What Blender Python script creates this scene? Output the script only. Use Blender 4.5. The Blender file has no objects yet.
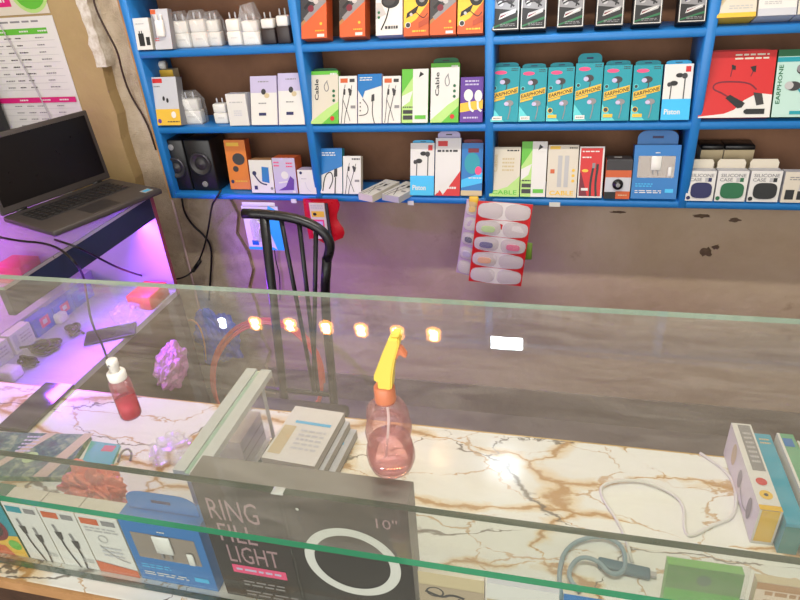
import bpy, bmesh, math, random
from mathutils import Vector, Matrix
random.seed(7)
S = bpy.context.scene
COL = S.collection
# ------------------------------------------------------------------ camera (surveyed from the photograph's lines)
CAMZ = 1.5
YAW, PITCH, ROLL, FPX = math.radians(-15.39), math.radians(29.84), math.radians(4.545), 620.3
fw = Vector((math.sin(YAW)*math.cos(PITCH), math.cos(YAW)*math.cos(PITCH), -math.sin(PITCH)))
r0 = Vector((math.cos(YAW), -math.sin(YAW), 0)); d0 = fw.cross(r0)
rt = r0*math.cos(ROLL)+d0*math.sin(ROLL); dn = -r0*math.sin(ROLL)+d0*math.cos(ROLL)
EYE = Vector((0, 0, CAMZ))
cd = bpy.data.cameras.new('camera'); cam = bpy.data.objects.new('camera', cd); COL.objects.link(cam)
cd.sensor_width = 36; cd.lens = FPX*36/800; cd.clip_start = .02
M = Matrix((rt, -dn, -fw)).transposed().to_4x4(); M.translation = EYE; cam.matrix_world = M
S.camera = cam
def ray(px, py): return rt*((px-400)/FPX)+dn*((py-300)/FPX)+fw
def onY(px, py, Y): d = ray(px, py); return EYE+d*(Y/d.y)
def onX(px, py, X): d = ray(px, py); return EYE+d*(X/d.x)
def onZ(px, py, Z): d = ray(px, py); return EYE+d*((Z-CAMZ)/d.z)
def proj(p):
    v = Vector(p)-EYE; return 400+FPX*v.dot(rt)/v.dot(fw), 300+FPX*v.dot(dn)/v.dot(fw)
# ------------------------------------------------------------------ materials
def lin(c): return tuple(((v/255)/12.92 if v/255 <= .04045 else ((v/255+.055)/1.055)**2.4) for v in c)
MC = {}
def mat(name, rgb, rough=.55, metal=0, trans=0, emit=0, spec=.5, alpha=1, bump=0, bscale=60, coat=0):
    if name in MC: return MC[name]
    m = bpy.data.materials.new(name); m.use_nodes = True; nt = m.node_tree; b = nt.nodes['Principled BSDF']
    c = (*lin(rgb), 1)
    b.inputs['Base Color'].default_value = c; b.inputs['Roughness'].default_value = rough
    b.inputs['Metallic'].default_value = metal; b.inputs['Specular IOR Level'].default_value = spec
    b.inputs['Coat Weight'].default_value = coat
    if trans: b.inputs['Transmission Weight'].default_value = trans
    if alpha < 1: b.inputs['Alpha'].default_value = alpha
    if emit: b.inputs['Emission Color'].default_value = c; b.inputs['Emission Strength'].default_value = emit
    # slight procedural wear on every surface
    if not emit and alpha == 1 and not trans:
        n = nt.nodes.new('ShaderNodeTexNoise'); n.inputs['Scale'].default_value = bscale; n.inputs['Detail'].default_value = 4
        tc = nt.nodes.new('ShaderNodeTexCoord'); nt.links.new(tc.outputs['Object'], n.inputs['Vector'])
        mr = nt.nodes.new('ShaderNodeMapRange'); mr.inputs['To Min'].default_value = max(0, rough-.07); mr.inputs['To Max'].default_value = min(1, rough+.07)
        nt.links.new(n.outputs['Fac'], mr.inputs['Value']); nt.links.new(mr.outputs['Result'], b.inputs['Roughness'])
        if bump:
            bp = nt.nodes.new('ShaderNodeBump'); bp.inputs['Strength'].default_value = bump; bp.inputs['Distance'].default_value = .01
            nt.links.new(n.outputs['Fac'], bp.inputs['Height']); nt.links.new(bp.outputs['Normal'], b.inputs['Normal'])
    MC[name] = m; return m
def thin_glass(name, tint=(1, 1, 1), dust=.05, dustcol=(.75, .74, .70), rough=.0, refl=1.0, smear=0):
    m = bpy.data.materials.new(name); m.use_nodes = True; nt = m.node_tree; nt.nodes.clear()
    N = nt.nodes.new; L = nt.links.new
    out = N('ShaderNodeOutputMaterial'); tr = N('ShaderNodeBsdfTransparent'); tr.inputs[0].default_value = (*tint, 1)
    gl = N('ShaderNodeBsdfGlossy'); gl.inputs['Roughness'].default_value = rough
    # Schlick reflectance, the same from either side of the sheet
    fr = N('ShaderNodeLayerWeight'); fr.inputs['Blend'].default_value = .5
    pw = N('ShaderNodeMath'); pw.operation = 'POWER'; pw.inputs[1].default_value = 5; L(fr.outputs['Facing'], pw.inputs[0])
    mu = N('ShaderNodeMath'); mu.operation = 'MULTIPLY_ADD'; mu.inputs[1].default_value = .95*refl; mu.inputs[2].default_value = .045*refl; L(pw.outputs[0], mu.inputs[0])
    mx = N('ShaderNodeMixShader'); L(mu.outputs[0], mx.inputs[0]); L(tr.outputs[0], mx.inputs[1]); L(gl.outputs[0], mx.inputs[2])
    df = N('ShaderNodeBsdfDiffuse'); df.inputs[0].default_value = (*dustcol, 1)
    m2 = N('ShaderNodeMixShader'); L(mx.outputs[0], m2.inputs[1]); L(df.outputs[0], m2.inputs[2])
    if smear:
        tc = N('ShaderNodeTexCoord'); mp = N('ShaderNodeMapping'); mp.inputs['Scale'].default_value = (3, 14, 3); mp.inputs['Rotation'].default_value = (0, 0, .2)
        n = N('ShaderNodeTexNoise'); n.inputs['Scale'].default_value = 2.2; n.inputs['Detail'].default_value = 7; n.inputs['Distortion'].default_value = 1.4
        L(tc.outputs['Object'], mp.inputs[0]); L(mp.outputs[0], n.inputs['Vector'])
        r = N('ShaderNodeMapRange'); r.inputs['From Min'].default_value = .35; r.inputs['From Max'].default_value = .75
        r.inputs['To Min'].default_value = dust*.75; r.inputs['To Max'].default_value = dust*(1+smear); L(n.outputs['Fac'], r.inputs['Value'])
        # a film of dust covers more of the view the flatter one looks along it
        cs = N('ShaderNodeMath'); cs.operation = 'SUBTRACT'; cs.inputs[0].default_value = 1.0; L(fr.outputs['Facing'], cs.inputs[1])
        mxx = N('ShaderNodeMath'); mxx.operation = 'MAXIMUM'; mxx.inputs[1].default_value = .25; L(cs.outputs[0], mxx.inputs[0])
        dv = N('ShaderNodeMath'); dv.operation = 'DIVIDE'; dv.use_clamp = True; L(r.outputs[0], dv.inputs[0]); L(mxx.outputs[0], dv.inputs[1]); L(dv.outputs[0], m2.inputs[0])
    else: m2.inputs[0].default_value = dust
    L(m2.outputs[0], out.inputs[0]); MC[name] = m; return m
def noise_mat(name, cols, scale=4, rough=.8, bump=.3, detail=8, stain=None, stain_scale=2.5, obj=True, distort=.3):
    """two/three tone plaster or wood; cols = [(pos, rgb), ...]"""
    m = bpy.data.materials.new(name); m.use_nodes = True; nt = m.node_tree; b = nt.nodes['Principled BSDF']; N = nt.nodes.new; L = nt.links.new
    tc = N('ShaderNodeTexCoord'); n = N('ShaderNodeTexNoise'); n.inputs['Scale'].default_value = scale; n.inputs['Detail'].default_value = detail; n.inputs['Distortion'].default_value = distort
    n.inputs['Roughness'].default_value = .62
    L(tc.outputs['Object'], n.inputs['Vector'])
    cr = N('ShaderNodeValToRGB'); L(n.outputs['Fac'], cr.inputs[0])
    e = cr.color_ramp.elements
    while len(e) < len(cols): e.new(.5)
    for q, (p, c) in zip(e, cols): q.position = p; q.color = (*lin(c), 1)
    col = cr.outputs[0]
    if stain:
        n2 = N('ShaderNodeTexNoise'); n2.inputs['Scale'].default_value = stain_scale; n2.inputs['Detail'].default_value = 9; n2.inputs['Roughness'].default_value = .7; L(tc.outputs['Object'], n2.inputs['Vector'])
        r = N('ShaderNodeMapRange'); r.inputs['From Min'].default_value = .60; r.inputs['From Max'].default_value = .72; L(n2.outputs['Fac'], r.inputs['Value'])
        mm = N('ShaderNodeMix'); mm.data_type = 'RGBA'; mm.inputs['B'].default_value = (*lin(stain), 1); L(r.outputs[0], mm.inputs['Factor']); L(col, mm.inputs['A']); col = mm.outputs['Result']
    L(col, b.inputs['Base Color']); b.inputs['Roughness'].default_value = rough; b.inputs['Specular IOR Level'].default_value = .3
    n3 = N('ShaderNodeTexNoise'); n3.inputs['Scale'].default_value = scale*14; n3.inputs['Detail'].default_value = 6; L(tc.outputs['Object'], n3.inputs['Vector'])
    bp = N('ShaderNodeBump'); bp.inputs['Strength'].default_value = bump; bp.inputs['Distance'].default_value = .01; L(n3.outputs['Fac'], bp.inputs['Height']); L(bp.outputs[0], b.inputs['Normal'])
    MC[name] = m; return m
def marble_mat():
    m = bpy.data.materials.new('marble'); m.use_nodes = True; nt = m.node_tree; b = nt.nodes['Principled BSDF']; N = nt.nodes.new; L = nt.links.new
    tc = N('ShaderNodeTexCoord'); mp = N('ShaderNodeMapping'); mp.inputs['Rotation'].default_value = (0, 0, math.radians(-32)); mp.inputs['Scale'].default_value = (1, 1.9, 1)
    L(tc.outputs['Object'], mp.inputs[0])
    base = None
    def vein(scale, seed, wid, dist):
        w = N('ShaderNodeTexNoise'); w.inputs['Scale'].default_value = scale*1.1; w.inputs['Detail'].default_value = 6; w.inputs['Roughness'].default_value = .6
        ad = N('ShaderNodeVectorMath'); ad.operation = 'ADD'; ad.inputs[1].default_value = (seed, seed*1.7, 0); L(mp.outputs[0], ad.inputs[0]); L(ad.outputs[0], w.inputs['Vector'])
        sc = N('ShaderNodeVectorMath'); sc.operation = 'SCALE'; sc.inputs['Scale'].default_value = dist; L(w.outputs['Color'], sc.inputs[0])
        a2 = N('ShaderNodeVectorMath'); a2.operation = 'ADD'; L(ad.outputs[0], a2.inputs[0]); L(sc.outputs[0], a2.inputs[1])
        v = N('ShaderNodeTexVoronoi'); v.feature = 'DISTANCE_TO_EDGE'; v.inputs['Scale'].default_value = scale; L(a2.outputs[0], v.inputs['Vector'])
        # vein width varies along its run
        n = N('ShaderNodeTexNoise'); n.inputs['Scale'].default_value = scale*1.6; n.inputs['Detail'].default_value = 3; L(ad.outputs[0], n.inputs['Vector'])
        wd = N('ShaderNodeMapRange'); wd.inputs['From Min'].default_value = .38; wd.inputs['From Max'].default_value = .7; wd.inputs['To Min'].default_value = 0.0005; wd.inputs['To Max'].default_value = wid; L(n.outputs['Fac'], wd.inputs['Value'])
        dv = N('ShaderNodeMath'); dv.operation = 'DIVIDE'; L(v.outputs['Distance'], dv.inputs[0]); L(wd.outputs[0], dv.inputs[1])
        r = N('ShaderNodeMapRange'); r.inputs['From Min'].default_value = .3; r.inputs['From Max'].default_value = 1.0; r.inputs['To Min'].default_value = 1; r.inputs['To Max'].default_value = 0; L(dv.outputs[0], r.inputs['Value'])
        return r.outputs[0]
    def over(col, fac, rgb, s):
        f = N('ShaderNodeMath'); f.operation = 'MULTIPLY'; f.inputs[1].default_value = s; L(fac, f.inputs[0])
        x = N('ShaderNodeMix'); x.data_type = 'RGBA'; L(f.outputs[0], x.inputs['Factor']); x.inputs['B'].default_value = (*lin(rgb), 1)
        if col is None: x.inputs['A'].default_value = (*lin((236, 235, 229)), 1)
        else: L(col, x.inputs['A'])
        return x.outputs['Result']
    cl = N('ShaderNodeTexNoise'); cl.inputs['Scale'].default_value = 5; cl.inputs['Detail'].default_value = 5; L(mp.outputs[0], cl.inputs['Vector'])
    cr = N('ShaderNodeMapRange'); cr.inputs['From Min'].default_value = .55; cr.inputs['From Max'].default_value = .8; L(cl.outputs['Fac'], cr.inputs['Value'])
    c = over(None, cr.outputs[0], (218, 200, 168), .35)
    c = over(c, vein(3.0, 3.1, .17, .28), (222, 184, 108), .55)
    c = over(c, vein(3.0, 3.1, .055, .28), (176, 128, 66), .85)
    c = over(c, vein(4.6, 8.3, .034, .2), (188, 144, 82), .75)
    c = over(c, vein(2.5, 13.9, .030, .3), (98, 88, 76), .85)
    L(c, b.inputs['Base Color']); b.inputs['Roughness'].default_value = .16; b.inputs['Specular IOR Level'].default_value = .5
    MC['marble'] = m; return m
WHITE = mat('paper_white', (214, 211, 206), .5); OFFW = mat('paper_cream', (206, 197, 180), .55); GREYW = mat('paper_grey', (190, 190, 196), .5)
BLACK = mat('ink_black', (22, 22, 24), .45); DARK = mat('ink_dark', (52, 50, 52), .5); GREY = mat('ink_grey', (130, 128, 130), .5); LGREY = mat('ink_pale', (176, 174, 174), .5)
ORANGE = mat('ink_orange', (196, 88, 42), .45); YEL = mat('ink_yellow', (222, 178, 54), .45); GREEN = mat('ink_green', (92, 176, 52), .45); LGREEN = mat('ink_lime', (170, 206, 120), .5); DGREEN = mat('ink_forest', (30, 100, 62), .5)
TEAL = mat('ink_teal', (8, 142, 156), .4); LTEAL = mat('ink_aqua', (90, 196, 200), .45); BLUE = mat('ink_blue', (12, 108, 176), .4); SKY = mat('ink_sky', (52, 176, 226), .4); NAVY = mat('ink_navy', (34, 36, 84), .5)
RED = mat('ink_red', (196, 30, 32), .45); DRED = mat('ink_maroon', (110, 20, 40), .5); PINK = mat('ink_pink', (226, 70, 120), .5); MAG = mat('ink_magenta', (204, 24, 110), .5); PURP = mat('ink_purple', (92, 50, 142), .45); LILAC = mat('ink_lilac', (186, 176, 206), .5)
PLASTW = mat('plastic_white', (222, 219, 213), .3); PLASTK = mat('plastic_black', (20, 20, 22), .35); PLASTG = mat('plastic_graphite', (48, 45, 46), .45)
BROWN = mat('kraft_brown', (166, 118, 74), .7); KRAFT = mat('kraft_tan', (196, 178, 142), .7)
SHELFBLUE = mat('shelf_paint_blue', (34, 118, 190), .4, bump=.15, bscale=25)
BACKB = noise_mat('shelf_back_hardboard', [(.3, (112, 78, 56)), (.7, (140, 100, 74))], 5, .7, .1)
WALLM = noise_mat('wall_plaster', [(.25, (174, 148, 120)), (.5, (195, 172, 144)), (.75, (210, 191, 165))], 2.2, .9, .35, stain=(156, 126, 104), stain_scale=3.2)
TANM = noise_mat('pillar_paint_tan', [(.3, (158, 134, 92)), (.6, (174, 150, 106)), (.8, (184, 162, 120))], 3, .75, .25, stain=(120, 98, 64), stain_scale=7)
CEMENT = noise_mat('bare_cement', [(.25, (166, 148, 126)), (.5, (198, 180, 156)), (.75, (216, 202, 182))], 14, .95, .6, stain=(206, 196, 180), stain_scale=9)
CHIP = noise_mat('chipped_white_paint', [(.4, (196, 184, 164)), (.6, (226, 220, 208))], 40, .9, .4)
FLOORM = noise_mat('floor_cement', [(.3, (104, 96, 88)), (.7, (132, 122, 112))], 3, .85, .3)
CEILM = noise_mat('ceiling_paint', [(.3, (214, 212, 206)), (.7, (226, 224, 218))], 2, .9, .1)
WOODD = noise_mat('dark_laminate', [(.3, (60, 42, 32)), (.7, (84, 60, 46))], 9, .5, .1)
EDGEW = noise_mat('wood_edge', [(.3, (150, 110, 70)), (.7, (178, 136, 92))], 12, .6, .1)
NAVYB = mat('navy_laminate', (30, 44, 74), .4); MARBLE = marble_mat()
GLASS_TOP = thin_glass('glass_top_face', (.925, .94, .92), .048, (.64, .61, .55), smear=1.1)
GLASS_CLEAR = thin_glass('glass_face', (.97, .985, .975), .02)
GLASS_FRONT = thin_glass('glass_front_face', (.93, .96, .94), .03, (.6, .6, .55))
GLASS_PART = thin_glass('glass_partition_face', (.96, .97, .965), .03, (.78, .78, .77), smear=.6)
GEDGE = mat('glass_edge_green', (46, 132, 94), .15, trans=.25, spec=.6)
GEDGE_D = mat('glass_edge_dark', (34, 62, 48), .2, trans=.15)
GEDGE_L = mat('glass_edge_pale', (150, 178, 160), .2)
FROST = mat('silicone_frost', (190, 192, 190), .4)
BAG = thin_glass('clear_polybag', (.97, .97, .97), .10, (.85, .85, .87), rough=.12, refl=1.6)
WINDOW = thin_glass('carton_window_film', (.98, .98, .98), .03, (.7, .7, .7), rough=.05)
# ------------------------------------------------------------------ helpers
def tag(o, label=None, cat=None, group=None, kind=None):
    if label: o['label'] = label
    if cat: o['category'] = cat
    if group: o['group'] = group
    if kind: o['kind'] = kind
    return o
def empty(name, loc, label, cat, group=None, rz=0, M=None):
    o = bpy.data.objects.new(name, None); COL.objects.link(o); o.empty_display_size = .05
    if M is not None: o.matrix_world = M
    elif loc is not None: o.location = loc; o.rotation_euler = (0, 0, rz)
    return tag(o, label, cat, group)
_tc = {}
def text_mesh(s, bold=False):
    if s in _tc: return _tc[s]
    cu = bpy.data.curves.new('t', 'FONT'); cu.body = s; cu.size = 1; cu.resolution_u = 2
    if bold: cu.offset = .02
    ob = bpy.data.objects.new('t', cu); COL.objects.link(ob)
    dg = bpy.context.evaluated_depsgraph_get(); me = ob.evaluated_get(dg).to_mesh()
    vs = [v.co.copy() for v in me.vertices]; fs = [list(p.vertices) for p in me.polygons]
    ob.evaluated_get(dg).to_mesh_clear(); bpy.data.objects.remove(ob); bpy.data.curves.remove(cu)
    x0 = min(v.x for v in vs); x1 = max(v.x for v in vs); y0 = min(v.y for v in vs); y1 = max(v.y for v in vs)
    vs = [((v.x-x0)/(x1-x0), (v.y-y0)/(y1-y0)) for v in vs]
    _tc[s] = (vs, fs); return _tc[s]
class MB:
    """collects shapes into ONE mesh with material slots; art() sets a plane that flat print is laid on"""
    def __init__(s): s.v = []; s.f = []; s.m = []; s.mats = []; s.sm = []; s.o = None; s.lay = 0
    def mi(s, m):
        if m not in s.mats: s.mats.append(m)
        return s.mats.index(m)
    def add(s, vs, fs, m, smooth=False):
        b = len(s.v); s.v += [tuple(v) for v in vs]; k = s.mi(m)
        for f in fs: s.f.append([b+i for i in f]); s.m.append(k); s.sm.append(smooth)
    def box(s, lo, hi, m, front=None, top=None, side=None, M=None):
        x0, y0, z0 = lo; x1, y1, z1 = hi
        vs = [Vector(p) for p in ((x0, y0, z0), (x1, y0, z0), (x1, y1, z0), (x0, y1, z0), (x0, y0, z1), (x1, y0, z1), (x1, y1, z1), (x0, y1, z1))]
        if M is not None: vs = [M@v for v in vs]
        b = len(s.v); s.v += [tuple(v) for v in vs]
        for f, mm in (((0, 3, 2, 1), m), ((4, 5, 6, 7), top or m), ((0, 1, 5, 4), front or m), ((1, 2, 6, 5), side or m), ((2, 3, 7, 6), m), ((3, 0, 4, 7), side or m)):
            s.f.append([b+i for i in f]); s.m.append(s.mi(mm)); s.sm.append(False)
        return s
    def rbox(s, lo, hi, m, r=.003, seg=2, M=None):
        bm = bmesh.new(); bmesh.ops.create_cube(bm, size=1)
        c = [(a+b)/2 for a, b in zip(lo, hi)]; d = [b-a for a, b in zip(lo, hi)]
        for v in bm.verts: v.co = Vector((v.co.x*d[0]+c[0], v.co.y*d[1]+c[1], v.co.z*d[2]+c[2]))
        bmesh.ops.bevel(bm, geom=bm.edges[:], offset=min(r, min(d)*.45), segments=seg, affect='EDGES', profile=.5)
        s.addbm(bm, m, True, M); return s
    def addbm(s, bm, m, smooth=True, M=None):
        bm.verts.index_update()
        s.add([(M@v.co if M is not None else v.co) for v in bm.verts], [[v.index for v in f.verts] for f in bm.faces], m, smooth); bm.free()
    def lathe(s, prof, m, n=28, M=None, cap=True, sx=1, sy=1):
        vs = []; fs = []
        for r, z in prof:
            for k in range(n):
                a = 2*math.pi*k/n; v = Vector((r*math.cos(a)*sx, r*math.sin(a)*sy, z)); vs.append(M@v if M is not None else v)
        for i in range(len(prof)-1):
            for k in range(n): k2 = (k+1) % n; fs.append((i*n+k, i*n+k2, (i+1)*n+k2, (i+1)*n+k))
        if cap: fs.append(tuple(reversed(range(n)))); fs.append(tuple((len(prof)-1)*n+k for k in range(n)))
        s.add(vs, fs, m, True); return s
    def tube(s, pts, r, m, n=8, closed=False, smooth_iter=2):
        P = [Vector(p) for p in pts]
        for _ in range(smooth_iter):
            Q = []; c = len(P)
            if closed:
                for i in range(c): a, b = P[i], P[(i+1) % c]; Q += [a*.75+b*.25, a*.25+b*.75]
            elif c > 2:
                Q = [P[0]]
                for i in range(c-1): a, b = P[i], P[i+1]; Q += ([a*.75+b*.25] if i else []) + ([a*.25+b*.75] if i < c-2 else [])
                Q.append(P[-1])
            else: Q = P
            P = Q
        vs = []; fs = []; c = len(P); up = None
        for i, p in enumerate(P):
            t = ((P[(i+1) % c]-P[i-1]) if closed else (P[min(i+1, c-1)]-P[max(i-1, 0)])).normalized()
            if up is None: up = t.orthogonal().normalized()
            up = (up-t*up.dot(t)).normalized(); w = t.cross(up)
            rr = r(i/(c-1)) if callable(r) else r
            for k in range(n): a = 2*math.pi*k/n; vs.append(p+(up*math.cos(a)+w*math.sin(a))*rr)
        for i in range(c if closed else c-1):
            j = (i+1) % c
            for k in range(n): k2 = (k+1) % n; fs.append((i*n+k, i*n+k2, j*n+k2, j*n+k))
        if not closed: fs.append(tuple(reversed(range(n)))); fs.append(tuple((c-1)*n+k for k in range(n)))
        s.add(vs, fs, m, True); return s
    # ---- flat print
    def art(s, origin, ux, uy, w, h, lift=.0004): s.o = (Vector(origin), Vector(ux).normalized(), Vector(uy).normalized(), w, h); s.nrm = s.o[1].cross(s.o[2]); s.lay = 0; s.lift = lift; return s
    def P(s, x, y): o, ux, uy, w, h = s.o; return o+ux*(x*w)+uy*(y*h)+s.nrm*(s.lift*(s.lay+1))
    def poly(s, pts, m): vs = [s.P(*p) for p in pts]; s.add(vs, [list(range(len(vs)))], m); s.lay += .25; return s
    def rect(s, x0, y0, x1, y1, m): return s.poly([(x0, y0), (x1, y0), (x1, y1), (x0, y1)], m)
    def ell(s, cx, cy, rx, m, ry=None, n=22, a0=0):
        """rx as a fraction of width; ry as a fraction of height (round if left out)"""
        ry = rx*s.o[3]/s.o[4] if ry is None else ry
        return s.poly([(cx+rx*math.cos(2*math.pi*k/n), cy+ry*math.sin(2*math.pi*k/n)) for k in range(n)], m)
    def ring(s, cx, cy, rx, m, th=.7, ry=None, n=36):
        ry = rx*s.o[3]/s.o[4] if ry is None else ry
        vs = []
        for k in range(n):
            a = 2*math.pi*k/n
            for q in (1, th): vs.append(s.P(cx+rx*q*math.cos(a), cy+ry*q*math.sin(a)))
        s.add(vs, [(2*k, 2*((k+1) % n), 2*((k+1) % n)+1, 2*k+1) for k in range(n)], m); s.lay += .25; return s
    def line(s, pts, wd, m):
        """polyline of width wd (fraction of width)"""
        o, ux, uy, w, h = s.o; Q = [Vector((p[0]*w, p[1]*h)) for p in pts]
        for _ in range(2):
            if len(Q) > 2:
                R = [Q[0]]
                for i in range(len(Q)-1): a, b = Q[i], Q[i+1]; R += ([a*.75+b*.25] if i else []) + ([a*.25+b*.75] if i < len(Q)-2 else [])
                R.append(Q[-1]); Q = R
        vs = []
        for i, p in enumerate(Q):
            t = Q[min(i+1, len(Q)-1)]-Q[max(i-1, 0)]; t.normalize(); nn = Vector((-t.y, t.x))*(wd*w/2)
            for q in (p-nn, p+nn): vs.append(s.P(q.x/w, q.y/h))
        s.add(vs, [(2*i, 2*i+2, 2*i+3, 2*i+1) for i in range(len(Q)-1)], m); s.lay += .25; return s
    def text(s, t, x0, y0, x1, y1, m, slant=0, bold=True, vert=False):
        vs, fs = text_mesh(t, bold)
        if vert: W = [s.P(x1-(x1-x0)*b, y0+(y1-y0)*a) for a, b in vs]
        else: W = [s.P(x0+(x1-x0)*a, y0+(y1-y0)*b+slant*a) for a, b in vs]
        s.add(W, fs, m); s.lay += .25; return s
    def fine(s, x0, y0, x1, y1, rows, m, fill=.45):
        """rows of small illegible print"""
        for i in range(rows):
            y = y1-(y1-y0)*(i+.5)/rows; hh = (y1-y0)/rows*fill/2; x = x0
            while x < x1-.02*(x1-x0):
                e = min(x1, x+(x1-x0)*random.uniform(.1, .28)); s.rect(x, y-hh, e, y+hh, m); s.lay -= .25; x = e+(x1-x0)*.05
            if random.random() < .3: pass
        s.lay += .25; return s
    def build(s, name, parent=None, M=None, loc=None, auto=False):
        me = bpy.data.meshes.new(name); me.from_pydata(s.v, [], s.f)
        for m in s.mats: me.materials.append(m)
        for p, k, q in zip(me.polygons, s.m, s.sm): p.material_index = k; p.use_smooth = q
        me.update(); o = bpy.data.objects.new(name, me); COL.objects.link(o)
        if parent is not None: o.parent = parent
        if M is not None: o.matrix_world = M
        if loc is not None: o.location = loc
        return o
def struct(name, mb): o = mb.build(name); o['kind'] = 'structure'; return o
def quick(name, label, cat, mb, group=None, M=None): return tag(mb.build(name, M=M), label, cat, group)
def frame_at(p, lean=0, yaw=0): return Matrix.Translation(p)@Matrix.Rotation(yaw, 4, 'Z')@Matrix.Rotation(-lean, 4, 'X')
# ================================================================== ROOM
YS, YB, YW = 1.60, 1.742, 1.76         # shelf front, shelf back panel, wall
struct('floor', MB().box((-3.2, -3, -.1), (3.2, YW+.2, 0), FLOORM))
struct('ceiling', MB().box((-3.2, -1.6, 2.75), (3.2, YW+.2, 2.85), CEILM))
struct('wall_back', MB().box((-3.2, YW, 0), (3.2, YW+.15, 2.75), WALLM))
struct('wall_side_left', MB().box((-3.2, -1.6, 0), (-3.05, YW, 2.75), TANM))
struct('wall_side_right', MB().box((3.05, -1.6, 0), (3.2, YW, 2.75), WALLM))
struct('baseboard_back', MB().box((-1.3, YW-.006, .0), (3.05, YW+.01, .12), noise_mat('grimy_skirting', [(.3, (112, 102, 90)), (.7, (140, 128, 112))], 5, .9, .3)))
def chip_patch(name, px, py, rx, rz, seed, m):
    rnd = random.Random(seed); c = onY(px, py, YW); n = 16; R = [(rx*rnd.uniform(.45, 1)*math.cos(2*math.pi*k/n), rz*rnd.uniform(.45, 1)*math.sin(2*math.pi*k/n)) for k in range(n)]
    mb = MB(); mb.add([(c.x+x, YW-.0012, c.z+z) for x, z in R]+[(c.x+x, YW+.002, c.z+z) for x, z in R], [tuple(range(n))]+[(i, n+i, n+(i+1) % n, (i+1) % n) for i in range(n)], m); struct(name, mb)
HOLE = noise_mat('chip_dark', [(.3, (104, 84, 66)), (.7, (140, 116, 94))], 30, .95, .8)
for i, (px, py, rx, rz) in enumerate(((706, 252, .022, .02), (716, 247, .014, .010), (700, 216, .03, .008), (735, 220, .02, .008), (618, 212, .03, .005))): chip_patch('wall_chip_%d' % (i+1), px, py, rx, rz, i+3, HOLE)
# rough cement strip beside the shelf, and the tan painted pillar with a chipped white edge left of it
def ragged(x0, x1, z0, z1, y, yb, m, seed, jl=0, jr=.012, n=40):
    rnd = random.Random(seed); mb = MB(); vs = []; fs = []
    for i in range(n+1):
        z = z0+(z1-z0)*i/n; a = x0+rnd.uniform(-jl, jl); b = x1+rnd.uniform(-jr, jr)
        vs += [(a, yb, z), (a, y, z), (b, y, z), (b, yb, z)]
    for i in range(n):
        q = 4*i
        for k in range(3): fs.append((q+k, q+k+1, q+k+5, q+k+4))
    fs += [(0, 3, 2, 1), (4*n, 4*n+1, 4*n+2, 4*n+3)]
    mb.add(vs, fs, m); return mb
struct('wall_cement_patch', ragged(-1.40, -1.02, 0, 2.75, 1.745, YW+.01, CEMENT, 3, jr=.02))
struct('wall_pillar', ragged(-3.05, -1.335, 0, 2.75, 1.70, YW+.01, TANM, 4, jr=.006))
struct('trim_chipped_paint', ragged(-1.352, -1.318, 1.24, 2.75, 1.6985, 1.75, CHIP, 5, jl=.005, jr=.005, n=70))
# ================================================================== WALL SHELF
ZB = [.866, 1.066, 1.273, 1.479]; TH = .0185
shelf = empty('wall_shelf', (0, YS, .866), 'blue painted open shelf rack fixed along the back wall full of boxes', 'shelf')
shelf_off = Matrix.Translation((0, -YS, -.866))
def spart(name, mb):
    o = mb.build(name, shelf); o.location = (0, -YS, -.866); return o
XD = [-1.146, -.669, -.179, .309, .798]
for z in ZB: spart('shelf_board', MB().rbox((-1.146, YS, z), (.82, YB, z+TH), SHELFBLUE, .0025, 1))
for i, x in enumerate(XD):
    spart('divider', MB().rbox((x, YS-.001, .8665), (x+.022, YB, 1.498), SHELFBLUE, .0025, 1))
spart('back_panel', MB().box((-1.146, YB, .866), (.82, YW-.006, 1.50), BACKB))
spart('edge_strip', MB().box((-1.152, YS+.002, .864), (-1.1465, YW-.016, 1.5), EDGEW))
ROW = {1: ZB[2]+TH, 2: ZB[1]+TH, 3: ZB[0]+TH}
# ------------------------------------------------------------------ cartons on the shelf
class Carton:
    def __init__(s, name, label, cat, row, pl, pr, pyb, pyt, d=.018, lean=19, group=None, base=None, sides=None, top=None, yoff=.006, front=None, z=None, lift=0, yaw=0, maxy=YB-.002):
        s.name, s.label, s.cat, s.group = name, label, cat, group
        z = ROW[row] if z is None else z; s.z = z; th = math.radians(lean)
        for _ in range(60):
            # a carton leaning back stands on its rear lower edge, so its front lower edge is lifted a little
            zf = z+.0006+d*math.sin(th)
            Y = YS+yoff if yoff > .02 else min(max(onZ((pl+pr)/2, pyb, zf).y, YS-.003), YS+.03)
            A = onY(pl, pyb, Y); B = onY(pr, pyb, Y); cx = (A.x+B.x)/2
            lo, hi = .01, .4
            for _ in range(40):
                h = (lo+hi)/2; q = proj((cx, Y+h*math.sin(th), zf+h*math.cos(th)))
                if q[1] > pyt: lo = h
                else: hi = h
            if Y+h*math.sin(th)+d*math.cos(th) <= maxy or th <= .0: break
            th = max(0, th-math.radians(1))
        s.w = B.x-A.x-.0015; s.d = d; s.h = h; s.lean = th
        s.M = frame_at(Vector((A.x+.0007, Y, z+.0006)), th, yaw)
        s.mb = MB(); b = base or WHITE
        s.mb.box((0, 0, 0), (s.w, d, s.h), sides or b, front=front or b, top=top or sides or b, side=sides or b)
        s.mb.art((0, 0, 0), (1, 0, 0), (0, 0, 1), s.w, s.h)
        s.kids = []
    def part(s, name, mb): s.kids.append((name, mb)); return s
    def done(s):
        # tilting back about the lower front edge lowers the rear lower edge: raise so that it rests on the board
        dz = s.d*math.sin(s.lean); M = Matrix.Translation((0, 0, dz))@s.M
        if not s.kids: o = s.mb.build(s.name, M=M)
        else:
            o = empty(s.name, None, None, None, M=M); c = s.mb.build('carton', o)
            for n, mb in s.kids: mb.build(n, o)
        return tag(o, s.label, s.cat, s.group)
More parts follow.
